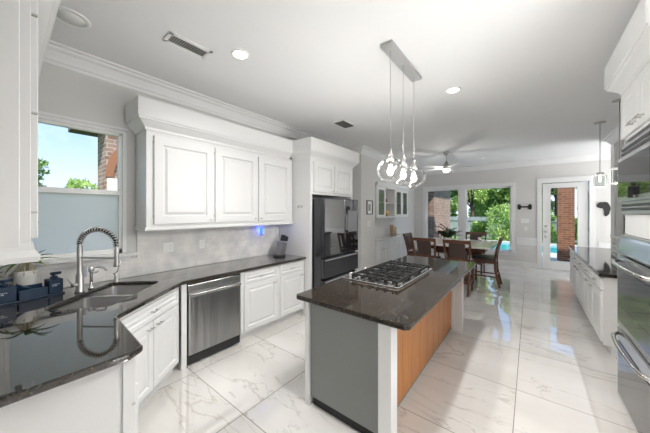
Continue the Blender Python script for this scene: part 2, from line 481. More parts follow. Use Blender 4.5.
# far wall: openings window_2 (-2.92..-1.97), window_3 (-1.6..-0.45), door (0.28..1.19)
mb = MB()
y0, y1 = WF, WF+0.15
for a_, c_ in ((WL, -2.95), (-1.88, -1.68), (-0.45, 0.26), (1.21, 6.2)): mb.box(a_, c_, y0, y1, 0, CH)
for a_, c_ in ((-2.95, -1.88), (-1.68, -0.45)): mb.box(a_, c_, y0, y1, 0, 0.40).box(a_, c_, y0, y1, 2.40, CH)
mb.box(0.26, 1.21, y0, y1, 2.44, CH)
struct('wall_far', mb, wall_paint)
struct('wall_right_and_shade_wall', MB().box(1.30, 1.45, 2.25, 7.66, 0, CH).box(1.30, 1.45, -0.62, 0.9, 0, CH), wall_paint)  # second box is unseen, added to keep light off the near cabinet
struct('wall_south', MB().box(WL-0.18, -1.25, -0.42, -0.27, 0, CH), wall_paint)
struct('wall_living_south', MB().box(-1.4, 6.2, -4.6, -4.45, 0, CH), wall_paint)
struct('wall_living_east', MB().box(6.05, 6.2, -4.45, 9.6, 0, CH), wall_paint)
struct('wall_living_west_and_shade_wall', MB().box(-1.40, -1.25, -4.45, -0.42, 0, CH).box(-1.25, 1.30, -0.62, -0.47, 0, CH), wall_paint)  # second box is an unseen wall added to shade the near cabinet

# ceiling crown
cp = [(0, CH-0.15), (0.012, CH-0.15), (0.016, CH-0.125), (0.03, CH-0.115), (0.045, CH-0.09), (0.075, CH-0.05),
      (0.105, CH-0.035), (0.115, CH-0.02), (0.15, CH-0.015), (0.15, CH), (0, CH)]
path = [(WL, -0.27), (WL, 5.15), (-3.04, 5.15), (-3.04, 8.02), (WL, 8.02), (WL, WF), (6.05, WF)]
struct('trim_1', MB().sweep(path, cp, left=False), trim_paint)
struct('trim_2', MB().sweep([(1.45, 7.66), (1.30, 7.66), (1.30, 3.4)], cp, left=False), trim_paint)
# baseboards
bp_ = [(0, 0), (0.016, 0), (0.016, 0.12), (0.008, 0.145), (0, 0.145)]
struct('baseboard_far', MB().sweep([(WL, 8.1), (WL, WF), (0.15, WF)], bp_, left=False), trim_paint)
struct('baseboard_right', MB().sweep([(1.38, WF), (6.0, WF)], bp_, left=False), trim_paint)
struct('baseboard_hutch', MB().sweep([(WL, 4.30), (WL, 5.15), (-3.04, 5.15), (-3.04, 5.83)], bp_, left=False), trim_paint)
# wide chair rail between window and door
struct('trim_3', MB().sweep([(-0.32, WF), (0.15, WF)], [(0, 0.64), (0.012, 0.64), (0.02, 0.66), (0.012, 0.68), (0.012, 0.81), (0.022, 0.83), (0.022, 0.85), (0, 0.86)], left=False), trim_paint)
struct('trim_4', MB().sweep([(1.38, WF), (6.0, WF)], [(0, 0.64), (0.012, 0.64), (0.02, 0.66), (0.012, 0.68), (0.012, 0.81), (0.022, 0.83), (0.022, 0.85), (0, 0.86)], left=False), trim_paint)
# cased end of the right wall
struct('trim_5', MB().box(1.275, 1.299, 7.42, 7.67, 0, 2.94).box(1.275, 1.47, 7.661, 7.685, 0, 2.94), trim_paint)
# backsplash tile on the left wall
struct('trim_6', MB().box(WL, WL+0.012, 0.93, 2.97, 0.925, 1.44).box(WL, WL+0.012, -0.26, 0.93, 0.925, 1.12), stone_tile)

def casing(mb, a0, a1, z0, z1, w, d, plane, sgn, axis, bottom=True):
    # frame around an opening; axis 'X' -> opening in a wall of constant y = plane
    def bx(u0, u1, zz0, zz1, dd=d):
        if axis == 'X': mb.box(u0, u1, plane, plane+sgn*dd, zz0, zz1)
        else: mb.box(plane, plane+sgn*dd, u0, u1, zz0, zz1)
    bx(a0-w, a0, z0, z1); bx(a1, a1+w, z0, z1); bx(a0-w, a1+w, z1, z1+w)
    bx(a0-w-0.012, a1+w+0.012, z1+w, z1+w+0.025, d+0.015)
    if bottom: bx(a0-w, a1+w, z0-w*0.8, z0); bx(a0-w-0.02, a1+w+0.02, z0-0.012, z0+0.018, d+0.03)

# sink window
w1 = thing('window_1', None, None, (WL-0.05, 0.4, WZ0), kind='structure')
mb = MB(); casing(mb, WY0, WY1, WZ0, WZ1, 0.032, 0.016, WL+0.0005, 1, 'Y', False)
mb.box(WL+0.0005, WL+0.07, WY0-0.12, WY1+0.12, WZ0-0.035, WZ0-0.002)      # stool
mb.box(WL+0.0005, WL+0.02, WY0-0.08, WY1+0.08, WZ0-0.085, WZ0-0.035)       # apron
mb.build('window_casing', trim_paint, w1, bevel=0.003)
mb = MB(); xx = WL-0.045; ZM = 1.82
fw = 0.028
mb.box(xx, xx+0.04, WY0, WY0+fw, WZ0, WZ1).box(xx, xx+0.04, WY1-fw, WY1, WZ0, WZ1)
mb.box(xx, xx+0.04, WY0, WY1, WZ1-fw, WZ1).box(xx, xx+0.04, WY0, WY1, WZ0, WZ0+0.045)
mb.box(xx-0.005, xx+0.05, WY0, WY1, ZM-0.025, ZM+0.025)
mb.build('sash', plastic_white, w1, bevel=0.003)
MB().box(xx+0.015, xx+0.02, WY0+fw, WY1-fw, ZM+0.02, WZ1-fw).build('glass_pane', pane_glass, w1)
MB().box(xx+0.015, xx+0.02, WY0+fw, WY1-fw, WZ0+0.045, ZM-0.02).build('frosted_pane', frost, w1)['label'] = 'frosted lower pane'

# far windows
for i, (a_, c_) in enumerate(((-2.95, -1.88), (-1.68, -0.45))):
    w = thing('window_%d' % (i+2), None, None, ((a_+c_)/2, WF+0.07, 0.4), kind='structure')
    mb = MB(); ya_, yb_ = WF-0.0005, WF-0.02
    o0, o1 = (a_-0.11 if i == 0 else a_-0.0985), (c_+0.0985 if i == 0 else c_+0.11)
    mb.box(o0, a_, ya_, yb_, 0.40, 2.40).box(c_, o1, ya_, yb_, 0.40, 2.40).box(o0, o1, ya_, yb_, 2.40, 2.50).box(o0-(0.012 if i == 0 else 0), o1+(0.012 if i else 0), ya_, yb_-0.015, 2.50, 2.525)
    mb.box(o0, o1, ya_, yb_, 0.31, 0.40).box(o0-(0.02 if i == 0 else 0), o1+(0.02 if i else 0), ya_, yb_-0.03, 0.388, 0.418)
    mb.build('window_casing', trim_paint, w, bevel=0.003)
    mb = MB(); f_ = 0.035; yy = WF+0.06
    mb.box(a_, a_+f_, yy, yy+0.05, 0.40, 2.40).box(c_-f_, c_, yy, yy+0.05, 0.40, 2.40)
    mb.box(a_, c_, yy, yy+0.05, 0.40, 0.40+f_).box(a_, c_, yy, yy+0.05, 2.40-f_, 2.40)
    mb.build('sash', plastic_white, w, bevel=0.003)
    MB().box(a_+f_, c_-f_, yy+0.02, yy+0.026, 0.40+f_, 2.40-f_).build('glass_pane', pane_glass, w)

# patio door
d1 = thing('door_1', None, None, (0.735, WF+0.05, 0), kind='structure')
mb = MB(); casing(mb, 0.26, 1.21, 0.0, 2.44, 0.11, 0.022, WF-0.0005, -1, 'X', False); mb.build('door_casing', trim_paint, d1, bevel=0.003)
mb = MB(); yy = WF+0.03
mb.box(0.28, 0.43, yy, yy+0.045, 0.01, 2.42).box(1.01, 1.19, yy, yy+0.045, 0.01, 2.42)
mb.box(0.43, 1.01, yy, yy+0.045, 0.01, 0.24).box(0.43, 1.01, yy, yy+0.045, 2.30, 2.42)
mb.box(0.415, 0.445, yy-0.01, yy+0.05, 0.22, 2.32).box(0.995, 1.025, yy-0.01, yy+0.05, 0.22, 2.32)
mb.box(0.445, 0.995, yy-0.01, yy+0.05, 0.22, 0.25).box(0.445, 0.995, yy-0.01, yy+0.05, 2.29, 2.32)
mb.build('door_leaf', trim_paint, d1, bevel=0.002)
MB().box(0.445, 0.995, yy+0.02, yy+0.026, 0.25, 2.29).build('glass_pane', pane_glass, d1)
for zz in (0.92, 1.06, 1.22):
    o = MB().lathe((0.345, yy-0.002, zz), [(0.0001, -0.05), (0.024, -0.045), (0.026, -0.03), (0.010, -0.02), (0.030, -0.006), (0.030, 0)], 16, 'Y')
    o.build('door_handle', nickel, d1)
for zz in (0.3, 1.2, 2.1): MB().cyl((1.20, yy-0.008, zz), 0.009, -0.05, 0.05, 10).build('hinge', nickel, d1)

# ------------------------------------------------------------------ countertop helper
def slab(name, outer, holes, z0, z1, m, parent=None, bevel=0.012):
    bm = bmesh.new(); loops = []
    for loop in [outer]+holes:
        vs = [bm.verts.new((x, y, z1)) for x, y in loop]
        es = [bm.edges.new((vs[i], vs[(i+1) % len(vs)])) for i in range(len(vs))]
        loops += es
    bmesh.ops.triangle_fill(bm, use_beauty=True, use_dissolve=False, edges=loops)
    bm.normal_update()
    for f_ in bm.faces:
        if f_.normal.z < 0: f_.normal_flip()
    ret = bmesh.ops.extrude_face_region(bm, geom=list(bm.faces))
    for g in ret['geom']:
        if isinstance(g, bmesh.types.BMVert): g.co.z = z0
    bmesh.ops.recalc_face_normals(bm, faces=bm.faces)
    me = bpy.data.meshes.new(name); bm.to_mesh(me); bm.free(); me.materials.append(m)
    o = bpy.data.objects.new(name, me); COL.objects.link(o)
    if parent is not None: o.parent = parent
    b_ = o.modifiers.new('bevel', 'BEVEL'); b_.width = bevel; b_.segments = 3; b_.limit_method = 'ANGLE'; b_.angle_limit = R(35)
    return o

# ------------------------------------------------------------------ left counter run
A = Vector((-0.674, 0.739, 0)); A = Vector((-0.707, 0.707, 0)); B = Vector((-0.707, -0.707, 0))
S0 = Vector((-2.44, 0.50, 0)); SL, SW = 0.72, 0.44
def sk(a_, b_): q = S0 + A*a_ + B*b_; return (q.x, q.y)
def rrect(a0, a1, b0, b1, r=0.05, n=4):
    out = []
    for (ca, cb, t0) in ((a1-r, b0+r, -90), (a1-r, b1-r, 0), (a0+r, b1-r, 90), (a0+r, b0+r, 180)):
        for k in range(n+1):
            t = R(t0+90*k/n); out.append(sk(ca+r*math.cos(t), cb+r*math.sin(t)))
    return out
outer = [(WL+0.013, -0.26), (-1.55, -0.26), (-1.55, 0.40), (-1.60, 0.47), (-2.19, 0.49), (-2.74, 1.14), (-2.74, 2.979), (WL+0.013, 2.979)]
hole = rrect(0, SL, 0, SW)
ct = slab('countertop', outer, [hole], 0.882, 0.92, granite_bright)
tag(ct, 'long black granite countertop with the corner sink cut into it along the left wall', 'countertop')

sinkt = thing('sink', 'stainless steel double bowl sink set diagonally in the corner counter', 'sink', (*sk(SL/2, SW/2), 0.70))
def bowl(a0, a1, depth):
    r_out = rrect(a0, a1, 0.0, SW, 0.05); r_in = rrect(a0+0.02, a1-0.02, 0.02, SW-0.02, 0.05)
    k = len(r_out); vs = [(x, y, 0.881) for x, y in r_out] + [(x, y, 0.881-depth) for x, y in r_in]
    mb = MB(); mb.add(vs, [(i, (i+1) % k, k+(i+1) % k, k+i) for i in range(k)] + [tuple(range(k, 2*k))])
    return mb
for a0, a1, dp in ((-0.005, SL*0.53, 0.20), (SL*0.57, SL+0.005, 0.17)):
    bo = bowl(a0, a1, dp).build('bowl', sinksteel, sinkt, fix=False)
    cx, cy = sk((a0+a1)/2, SW/2)
    MB().lathe((cx, cy, 0.881-dp), [(0.0001, 0.004), (0.03, 0.004), (0.045, 0.002), (0.045, 0)], 20).build('drain', chrome, bo)
q0, q1, q2, q3 = sk(SL*0.53-0.003, 0.0), sk(SL*0.57+0.003, 0.0), sk(SL*0.57+0.003, SW), sk(SL*0.53-0.003, SW)
MB().prism([q0, q1, q2, q3], 0.862, 0.882).build('divider', sinksteel, sinkt, bevel=0.004)

# end cabinet of the peninsula (white end panel facing the room)
pc = thing('base_cabinet', 'white base cabinet with plain end panel under the near end of the counter', 'cabinet', (-2.0, 0.08, 0))
MB().box(-2.18, -1.625, -0.25, 0.44, 0.0, 0.881).build('body', white_paint, pc)
MB().box(-1.625, -1.61, -0.25, 0.37, 0.0, 0.881).build('end_panel', white_paint, pc, bevel=0.002)
MB().box(-1.625, -1.612, 0.385, 0.44, 0.0, 0.881).build('stile', white_paint, pc, bevel=0.002)
MB().panel((-1.64, 0.44, 0.10), -X, Z, Y, 0.52, 0.60).build('door', white_paint, pc)
for zz in (0.16, 0.62): MB().box(-1.612, -1.606, 0.425, 0.437, zz, zz+0.012).build('hinge', nickel, pc)

# diagonal sink cabinet
P0 = Vector((-2.19, 0.49, 0)); P1 = Vector((-2.74, 1.14, 0))
U = (P1-P0).normalized(); Nn = Vector((U.y, -U.x, 0)); Wd = (P1-P0).length
ins = Nn*(-0.04)
sc_ = thing('sink_cabinet', 'white diagonal sink cabinet with wide drawer front and two doors', 'cabinet', (-2.5, 0.8, 0))
mb = MB(); f0, f1 = P0+ins, P1+ins
mb.obox(f0+Z*0.10, U, Z, -Nn, Wd, 0.781, 0.02)           # face frame
mb.obox(f0+Z*0.0-Nn*0.055, U, Z, -Nn, Wd, 0.10, 0.02)    # toe kick
mb.obox(f0+Z*0.10, U, Z, -Nn, Wd, 0.02, 0.30)
mb.build('body', white_paint, sc_)
dwid = (Wd-0.07)/2
MB().panel(f0+U*0.03+Z*0.72, U, Z, Nn, Wd-0.06, 0.135, fr=0.03).build('drawer_front', white_paint, sc_)
MB().pull(f0+U*(Wd/2)+Z*0.79+Nn*0.02, U, Nn, 0.08).build('handle', nickel, sc_)
for k in range(2):
    dd = MB().panel(f0+U*(0.03+k*(dwid+0.01))+Z*0.13, U, Z, Nn, dwid, 0.575).build('door', white_paint, sc_)
    s_ = dwid-0.06 if k == 0 else 0.06
    MB().pull(f0+U*(0.03+k*(dwid+0.01)+s_)+Z*0.66+Nn*0.02, U, Nn, 0.06).build('handle', nickel, dd)

# filler post between sink cabinet and dishwasher
FX = -2.79
# dishwasher
dw = thing('dishwasher', 'stainless steel dishwasher with bar handle between white base cabinets', 'dishwasher', (-3.05, 1.52, 0))
DY0, DY1 = 1.205, 1.835
MB().box(-3.33, FX-0.01, DY0, DY1, 0.02, 0.875).build('body', dark_void, dw)
MB().box(FX-0.01, FX+0.012, DY0+0.012, DY1-0.012, 0.12, 0.775).build('door', dwsteel, dw, bevel=0.004)
MB().box(FX-0.01, FX+0.008, DY0+0.012, DY1-0.012, 0.782, 0.855).build('control_panel', steel, dw, bevel=0.004)
mb = MB().box(FX+0.035, FX+0.05, DY0+0.02, DY1-0.02, 0.735, 0.765).box(FX+0.01, FX+0.04, DY0+0.03, DY0+0.05, 0.738, 0.762).box(FX+0.01, FX+0.04, DY1-0.05, DY1-0.03, 0.738, 0.762)
mb.build('handle', steel, dw, bevel=0.004)
MB().box(-3.0, FX-0.06, DY0+0.01, DY1-0.01, 0.0, 0.10).build('toe_kick', black_plastic, dw)

fp = MB().box(-2.86, FX, 1.150, 1.202, 0.0, 0.881).build('filler_post', white_paint)
tag(fp, 'narrow white filler post between the sink cabinet and dishwasher', 'filler post')

def base_cab(name, label, ya, yb, front, back, wall_dir, units, N_, toe=True, group=None, zt=0.881, drawer_h=0.13, end=None):
    # run parallel to Y; front plane x = front, fronts face N_ (+X or -X)
    t = thing(name, label, 'cabinet', ((front+back)/2, (ya+yb)/2, 0), group)
    bd = MB().box(front, back, ya, yb, 0.10, zt)
    bd.box(front-N_.x*0.06, back, ya+0.002, yb-0.002, 0.0, 0.10)
    bd.build('body', white_paint, t)
    for (u0, u1, nd) in units:
        w_ = u1-u0-0.024
        MBd = MB().panel((front, u0+0.012, zt-0.025-drawer_h), Y, Z, N_, w_, drawer_h, fr=0.028)
        dr = MBd.build('drawer', white_paint, t)
        MB().pull((front+N_.x*0.02, (u0+u1)/2, zt-0.025-drawer_h/2), Y, N_).build('handle', nickel, dr)
        hd = zt-0.025-drawer_h-0.02-0.13
        for k in range(nd):
            wd = (w_-(nd-1)*0.008)/nd
            d_ = MB().panel((front, u0+0.012+k*(wd+0.008), 0.13), Y, Z, N_, wd, hd).build('door', white_paint, t)
            hy = u0+0.012+k*(wd+0.008)+(wd-0.05 if (k == 0) else 0.05)
            MB().pull((front+N_.x*0.02, hy, 0.13+hd-0.05), Y, N_, 0.055).build('handle', nickel, d_)
    return t
base_cab('base_cabinet', 'white base cabinet with drawer and door just right of the dishwasher', 1.84, 2.44, FX, -3.35, 0, [(1.87, 2.43, 1)], X)
base_cab('base_cabinet', 'white base cabinet with drawer and door beside the refrigerator panel', 2.442, 2.975, FX, -3.35, 0, [(2.46, 2.96, 1)], X)

# ------------------------------------------------------------------ upper cabinets, left wall
def cab_crown(mb, path_, z, left=True, o0=0.0):
    mb.sweep(path_, [(o0, z), (0.012, z), (0.02, z+0.025), (0.045, z+0.05), (0.07, z+0.075), (0.085, z+0.085), (0.085, z+0.10), (0.095, z+0.105), (0.095, z+0.29), (o0, z+0.29)], left=left)
uc = thing('upper_cabinet', 'white three door upper cabinet with tall crown mounted on the tiled left wall', 'cabinet', (-3.2, 1.94, 1.43))
MB().box(WL+0.013, -3.05, 0.92, 2.972, 1.455, 2.47).build('body', white_paint, uc)
MB().sweep([(WL+0.013, 0.92), (-3.05, 0.92), (-3.05, 2.972)], [(-0.01, 1.425), (0.014, 1.43), (0.014, 1.455), (0.004, 1.465), (-0.01, 1.465)], left=False).build('light_rail', white_paint, uc)
mb = MB(); cab_crown(mb, [(WL+0.013, 0.92), (-3.05, 0.92), (-3.05, 2.89)], 2.46, left=False, o0=-0.03); mb.build('crown', white_paint, uc)
MB().box(WL+0.013, -3.00, 0.85, 2.972, 2.72, 2.745).build('top_board', white_paint, uc)
for k, (a_, c_) in enumerate(((0.985, 1.625), (1.645, 2.275), (2.295, 2.925))):
    dd = MB().panel((-3.05, a_, 1.49), Y, Z, X, c_-a_, 0.92, th=0.024, fr=0.085, deep=0.018).build('door', white_paint, uc)
    ky = c_-0.04 if k != 2 else a_+0.04
    MB().pull((-3.03, ky, 1.53), Y, X, 0.035, 0.004, 0.02).build('knob', nickel, dd)
    for zz in (1.56, 2.33): MB().box(-3.05, -3.042, (a_-0.006 if k < 2 else c_), (a_ if k < 2 else c_+0.006), zz, zz+0.03).build('hinge', nickel, dd)

# refrigerator surround
rs = thing('refrigerator_cabinet', 'tall white cabinet surround with two short doors above the refrigerator', 'cabinet', (-3.0, 3.6, 0))
mb = MB().box(WL+0.005, -2.66, 2.982, 3.022, 0, 2.47).box(WL+0.005, -2.66, 4.15, 4.19, 0, 2.47).box(WL+0.005, -2.66, 3.022, 4.15, 1.90, 2.47)
mb.build('body', white_paint, rs, bevel=0.002)
mb = MB(); cab_crown(mb, [(-3.05, 2.982), (-2.66, 2.982), (-2.66, 4.19), (WL+0.005, 4.19)], 2.46, left=False, o0=-0.03); mb.build('crown', white_paint, rs)
MB().box(WL+0.005, -2.60, 3.05, 4.25, 2.72, 2.745).build('top_board', white_paint, rs)
for a_, c_ in ((3.045, 3.575), (3.595, 4.13)):
    dd = MB().panel((-2.66, a_, 1.94), Y, Z, X, c_-a_, 0.47, th=0.024, fr=0.07, deep=0.018).build('door', white_paint, rs)
    MB().pull((-2.64, (c_-0.04 if a_ < 3.3 else a_+0.04), 1.97), Y, X, 0.035, 0.004, 0.02).build('knob', nickel, dd)
for xx_ in (-2.90, -2.83): MB().lathe((xx_, 2.982, 1.71), [(0.0001, -0.026), (0.020, -0.022), (0.022, -0.010), (0.010, -0.004), (0.010, 0)], 12, 'Y').build('panel_knob', nickel, rs)

# refrigerator
fr = thing('refrigerator', 'black stainless french door refrigerator with glass display panel', 'refrigerator', (-2.9, 3.53, 0))
MB().box(-3.34, -2.50, 3.045, 4.03, 0.03, 1.83).build('body', black_steel, fr, bevel=0.006)
fxx = -2.50
dl = MB().box(fxx+0.004, fxx+0.06, 3.04, 3.60, 0.93, 1.84).build('door', black_steel, fr, bevel=0.01, seg=3)
MB().box(fxx+0.06, fxx+0.064, 3.06, 3.59, 0.95, 1.82).build('glass_face', black_glass, dl)
dr_ = MB().box(fxx+0.004, fxx+0.06, 3.61, 4.035, 0.93, 1.84).build('door', black_steel, fr, bevel=0.01, seg=3)
MB().box(fxx+0.06, fxx+0.064, 3.62, 4.02, 0.95, 1.82).build('glass_face', black_glass, dr_)
MB().box(fxx+0.0641, fxx+0.067, 3.70, 3.99, 1.28, 1.64).build('display_panel', mat('fridge_display', (0.16, 0.16, 0.165), 0.12), dr_)
for z0_, z1_ in ((0.60, 0.90), (0.10, 0.57)):
    dd = MB().box(fxx+0.004, fxx+0.06, 3.04, 4.035, z0_, z1_).build('drawer', black_steel, fr, bevel=0.01, seg=3)
    MB().box(fxx+0.06, fxx+0.075, 3.06, 4.015, z1_-0.03, z1_-0.012).build('handle_lip', steel, dd, bevel=0.004)
MB().box(fxx-0.05, fxx+0.03, 3.06, 4.02, 0.01, 0.09).build('base_grille', black_plastic, fr)

# ------------------------------------------------------------------ near upper cabinet on south wall
nu = thing('upper_cabinet', 'white upper cabinet seen end on at the left edge beside the window', 'cabinet', (-2.1, -0.09, 1.45))
MB().box(-2.80, -1.50, -0.265, 0.072, 1.462, 2.47).build('body', white_paint, nu, bevel=0.002)
MB().panel((-1.50, -0.255, 1.48), Y, Z, X, 0.30, 0.97, th=0.008, fr=0.05, deep=0.004, raised=False).build('end_panel', white_paint, nu)
MB().sweep([(-1.50, -0.265), (-1.50, 0.072), (-2.80, 0.072)], [(-0.01, 1.43), (0.020, 1.43), (0.026, 1.45), (0.010, 1.475), (0.006, 1.50), (-0.01, 1.50)], left=False).build('light_rail', white_paint, nu)
mb = MB(); cab_crown(mb, [(-1.50, -0.265), (-1.50, 0.072), (-2.80, 0.072)], 2.46, left=False, o0=-0.03); mb.build('crown', white_paint, nu)
for k in range(3):
    dd = MB().panel((-1.515-k*0.43, 0.072, 1.52), -X, Z, Y, 0.42, 0.93).build('door', white_paint, nu)
    hx = -1.515-k*0.43-(0.38 if k != 2 else 0.04)
    MB().pull((hx, 0.092, 1.57), X, Y, 0.035, 0.004, 0.02).build('knob', nickel, dd)
    if k == 0:
        for zz in (1.615, 2.0, 2.38): MB().box(-1.512, -1.500, 0.074, 0.090, zz, zz+0.007).build('hinge', nickel, dd)

# ------------------------------------------------------------------ island
IX0, IX1, IY0, IY1 = -1.57, -0.58, 1.55, 4.10
isl = thing('kitchen_island', 'kitchen island with grey end panel, white posts and honey wood side', 'island', (-1.15, 2.8, 0))
MB().box(-1.47, -0.86, 1.66, 3.90, 0.0, 0.881).build('body', grey_paint, isl)
MB().box(-1.45, -0.815, 1.625, 1.655, 0.075, 0.881).build('grey_end_panel', grey_paint, isl, bevel=0.002)
mb = MB()
mb.box(-0.86, -0.846, 1.70, 3.86, 0.04, 0.881)
wp = mb.build('wood_side_panel', oak, isl, bevel=0.001)
mb = MB()
for yy in [1.90+0.22*k for k in range(9)]: mb.box(-0.8465, -0.8455, yy, yy+0.004, 0.04, 0.88)
mb.build('panel_groove', cherry, wp)
for (a_, c_, e_, g_) in ((-0.812, -0.716, 1.60, 1.70), (-1.488, -1.452, 1.60, 1.66), (-0.812, -0.716, 3.86, 3.96), (-1.488, -1.42, 3.86, 3.96)):
    MB().box(a_, c_, e_, g_, 0.0, 0.881).build('post', trim_paint, isl, bevel=0.003)
MB().box(-0.846, -0.812, 1.64, 1.71, 0, 0.881).build('post_filler', trim_paint, isl)
MB().box(-0.846, -0.812, 3.85, 3.92, 0, 0.881).build('post_filler', trim_paint, isl)
MB().box(-1.43, -0.83, 1.645, 1.66, 0.0, 0.075).build('toe_kick', dark_void, isl)
ic = slab('island_countertop', [(IX0, IY0+0.03), (IX0+0.03, IY0), (IX1-0.03, IY0), (IX1, IY0+0.03), (IX1, IY1-0.03), (IX1-0.03, IY1), (IX0+0.03, IY1), (IX0, IY1-0.03)], [], 0.882, 0.92, granite)
tag(ic, 'polished black granite slab on top of the kitchen island', 'countertop')

# cooktop
cx0, cx1, cy0, cy1 = -1.54, -0.93, 2.24, 3.26
ck = thing('gas_cooktop', 'stainless gas cooktop with black cast iron grates set in the island', 'cooktop', ((cx0+cx1)/2, (cy0+cy1)/2, 0.92))
MB().box(cx0, cx1, cy0, cy1, 0.9205, 0.935).build('tray', steel, ck, bevel=0.004)
gx0 = cx0+0.09
for g in range(3):
    a_ = cy0+0.025+g*(cy1-cy0-0.05)/3; c_ = a_+(cy1-cy0-0.05)/3-0.008
    mb = MB(); z0_, z1_ = 0.962, 0.982; bw = 0.018
    mb.box(gx0, gx0+bw, a_, c_, z0_-0.004, z1_).box(cx1-0.025-bw, cx1-0.025, a_, c_, z0_-0.004, z1_)
    mb.box(gx0, cx1-0.025, a_+0.03, a_+0.03+bw*0.7, z0_, z1_-0.006).box(gx0, cx1-0.025, c_-bw-0.01, c_-0.01, z0_, z1_-0.004)
    L_ = cx1-0.025-gx0
    for k in (2, 4): mb.box(gx0+k*L_/6-bw/2, gx0+k*L_/6+bw/2, a_+0.03, c_-0.01, z0_, z1_)
    for k in range(6): mb.box(gx0+(k+0.5)*L_/6-bw/2, gx0+(k+0.5)*L_/6+bw/2, c_-0.07, c_, z0_, z1_)
    for k in (1,): mb.box(gx0, cx1-0.025, a_+k*(c_-a_)/2-bw/2, a_+k*(c_-a_)/2+bw/2, z0_, z1_)
    for k in range(6): mb.box(gx0+(k+0.5)*L_/6-bw/2, gx0+(k+0.5)*L_/6+bw/2, a_-0.004, a_+0.05, z0_-0.014, z1_)
    for px in (gx0, gx0+L_/2-bw/2, cx1-0.025-bw):
        for py in (a_, c_-bw): mb.box(px, px+bw, py, py+bw, 0.932, z0_)
    mb.build('grate', iron, ck, bevel=0.002)
    for bx_ in ((gx0+L_*0.25, gx0+L_*0.75) if g != 1 else (gx0+L_*0.5,)):
        r_ = 0.045 if g != 1 else 0.06
        bo = MB().cyl((bx_, (a_+c_)/2, 0), r_, 0.932, 0.943, 20).build('burner', steel, ck)
        MB().cyl((bx_, (a_+c_)/2, 0), r_*0.75, 0.943, 0.952, 20).build('burner_cap', iron, bo)
for k in range(5):
    kx, ky = cx0+0.045+0.02*(k % 2), cy0+0.09+k*0.075
    MB().lathe((kx, ky, 0.932), [(0.026, 0), (0.026, 0.008), (0.021, 0.012), (0.020, 0.042), (0.014, 0.047), (0.0001, 0.047)], 16).build('knob', chrome, ck)

# ------------------------------------------------------------------ right side: base run, oven tower
RF = 0.655
rb = base_cab('base_cabinet', 'long white base cabinet run with bar pulls along the right wall', 4.28, 7.27, RF, 1.285, 0,
              [(4.30+0.59*k, 4.30+0.59*(k+1), 2 if k % 2 else 1) for k in range(5)], -X)
rc = slab('right_countertop', [(0.615, 4.24), (1.285, 4.24), (1.285, 7.30), (0.615, 7.30)], [], 0.882, 0.92, granite)
rc.name = 'countertop'; tag(rc, 'black granite countertop on the right hand white cabinet run', 'countertop')
# small raised white cabinet on the right counter
rd = thing('counter_cabinet', 'small white drawer cabinet standing on the right counter against the wall', 'cabinet', (1.16, 5.9, 0.92))
MB().box(1.04, 1.285, 5.55, 6.15, 0.9205, 1.21).build('body', white_paint, rd)
MB().sweep([(1.285, 5.55), (1.04, 5.55), (1.04, 6.15)], [(0, 1.20), (0.01, 1.20), (0.03, 1.225), (0.03, 1.245), (0, 1.245)], left=True).build('crown', white_paint, rd)
for z0_ in (0.94, 1.075):
    dd = MB().panel((1.04, 5.57, z0_), Y, Z, -X, 0.56, 0.12, fr=0.02).build('drawer', white_paint, rd)
    MB().pull((1.02, 5.85, z0_+0.06), Y, -X, 0.07).build('handle', nickel, dd)

TX = 0.612; TY0, TY1 = 2.30, 3.25
tw = thing('oven_cabinet', 'tall white oven cabinet at the right edge with crown at the top', 'cabinet', (0.95, 2.78, 0))
mb = MB().box(TX, 1.29, TY1-0.02, TY1, 0, 2.62).box(TX, 1.29, TY0, TY0+0.02, 0, 2.62).box(TX, TX+0.02, TY0, TY0+0.045, 0, 2.62).box(TX, TX+0.02, TY1-0.045, TY1, 0, 2.62)
mb.box(TX, 1.29, TY0, TY1, 2.20, 2.62).box(TX, 1.29, TY0, TY1, 1.44, 1.60).box(TX, 1.29, TY0, TY1, 0.0, 0.08).box(1.20, 1.29, TY0, TY1, 0.08, 2.2)
mb.build('body', white_paint, tw)
mb = MB(); cab_crown(mb, [(1.29, TY1), (TX, TY1), (TX, TY0)], 2.60, left=False, o0=-0.03); mb.build('crown', white_paint, tw)
MB().box(TX-0.05, 1.29, TY0, TY1+0.05, 2.86, 2.885).build('top_board', white_paint, tw)
for a_, c_ in ((2.785, 3.215), (2.335, 2.775)):
    dd = MB().panel((TX, a_, 2.22), Y, Z, -X, c_-a_, 0.36, fr=0.06).build('door', white_paint, tw)
    MB().pull((TX-0.02, (a_+0.08 if a_ > 2.5 else c_-0.08), 2.27), Y, -X, 0.10, 0.005, 0.03).build('handle', nickel, dd)
mw = thing('microwave', 'built in stainless microwave with dark window in the tall oven cabinet', 'microwave', (0.9, 2.78, 1.6))
MB().box(TX+0.025, 1.19, TY0+0.05, TY1-0.05, 1.61, 2.15).build('body', black_plastic, mw)
mb = MB(); fa, fb = TY0+0.04, TY1-0.05
mb.box(TX-0.02, TX+0.022, fa, fb, 1.605, 2.155)
mb.build('trim_frame', steel, mw, bevel=0.004)
MB().box(TX-0.045, TX-0.021, fa+0.05, fb-0.012, 1.70, 2.05).build('door_frame', steel, mw, bevel=0.006)
MB().box(TX-0.049, TX-0.0455, fa+0.09, fb-0.05, 1.74, 2.02).build('door_window', oven_glass, mw)
for k in range(2):
    MB().box(TX-0.026, TX-0.0205, fa+0.03, fb-0.02, 1.632+0.030*k, 1.650+0.030*k).build('vent_slot', black_plastic, mw)
    MB().box(TX-0.026, TX-0.0205, fa+0.03, fb-0.02, 2.075+0.034*k, 2.095+0.034*k).build('vent_slot', black_plastic, mw)
MB().box(TX-0.075, TX-0.05, fa+0.40, fa+0.42, 1.72, 1.80).build('latch', black_plastic, mw)
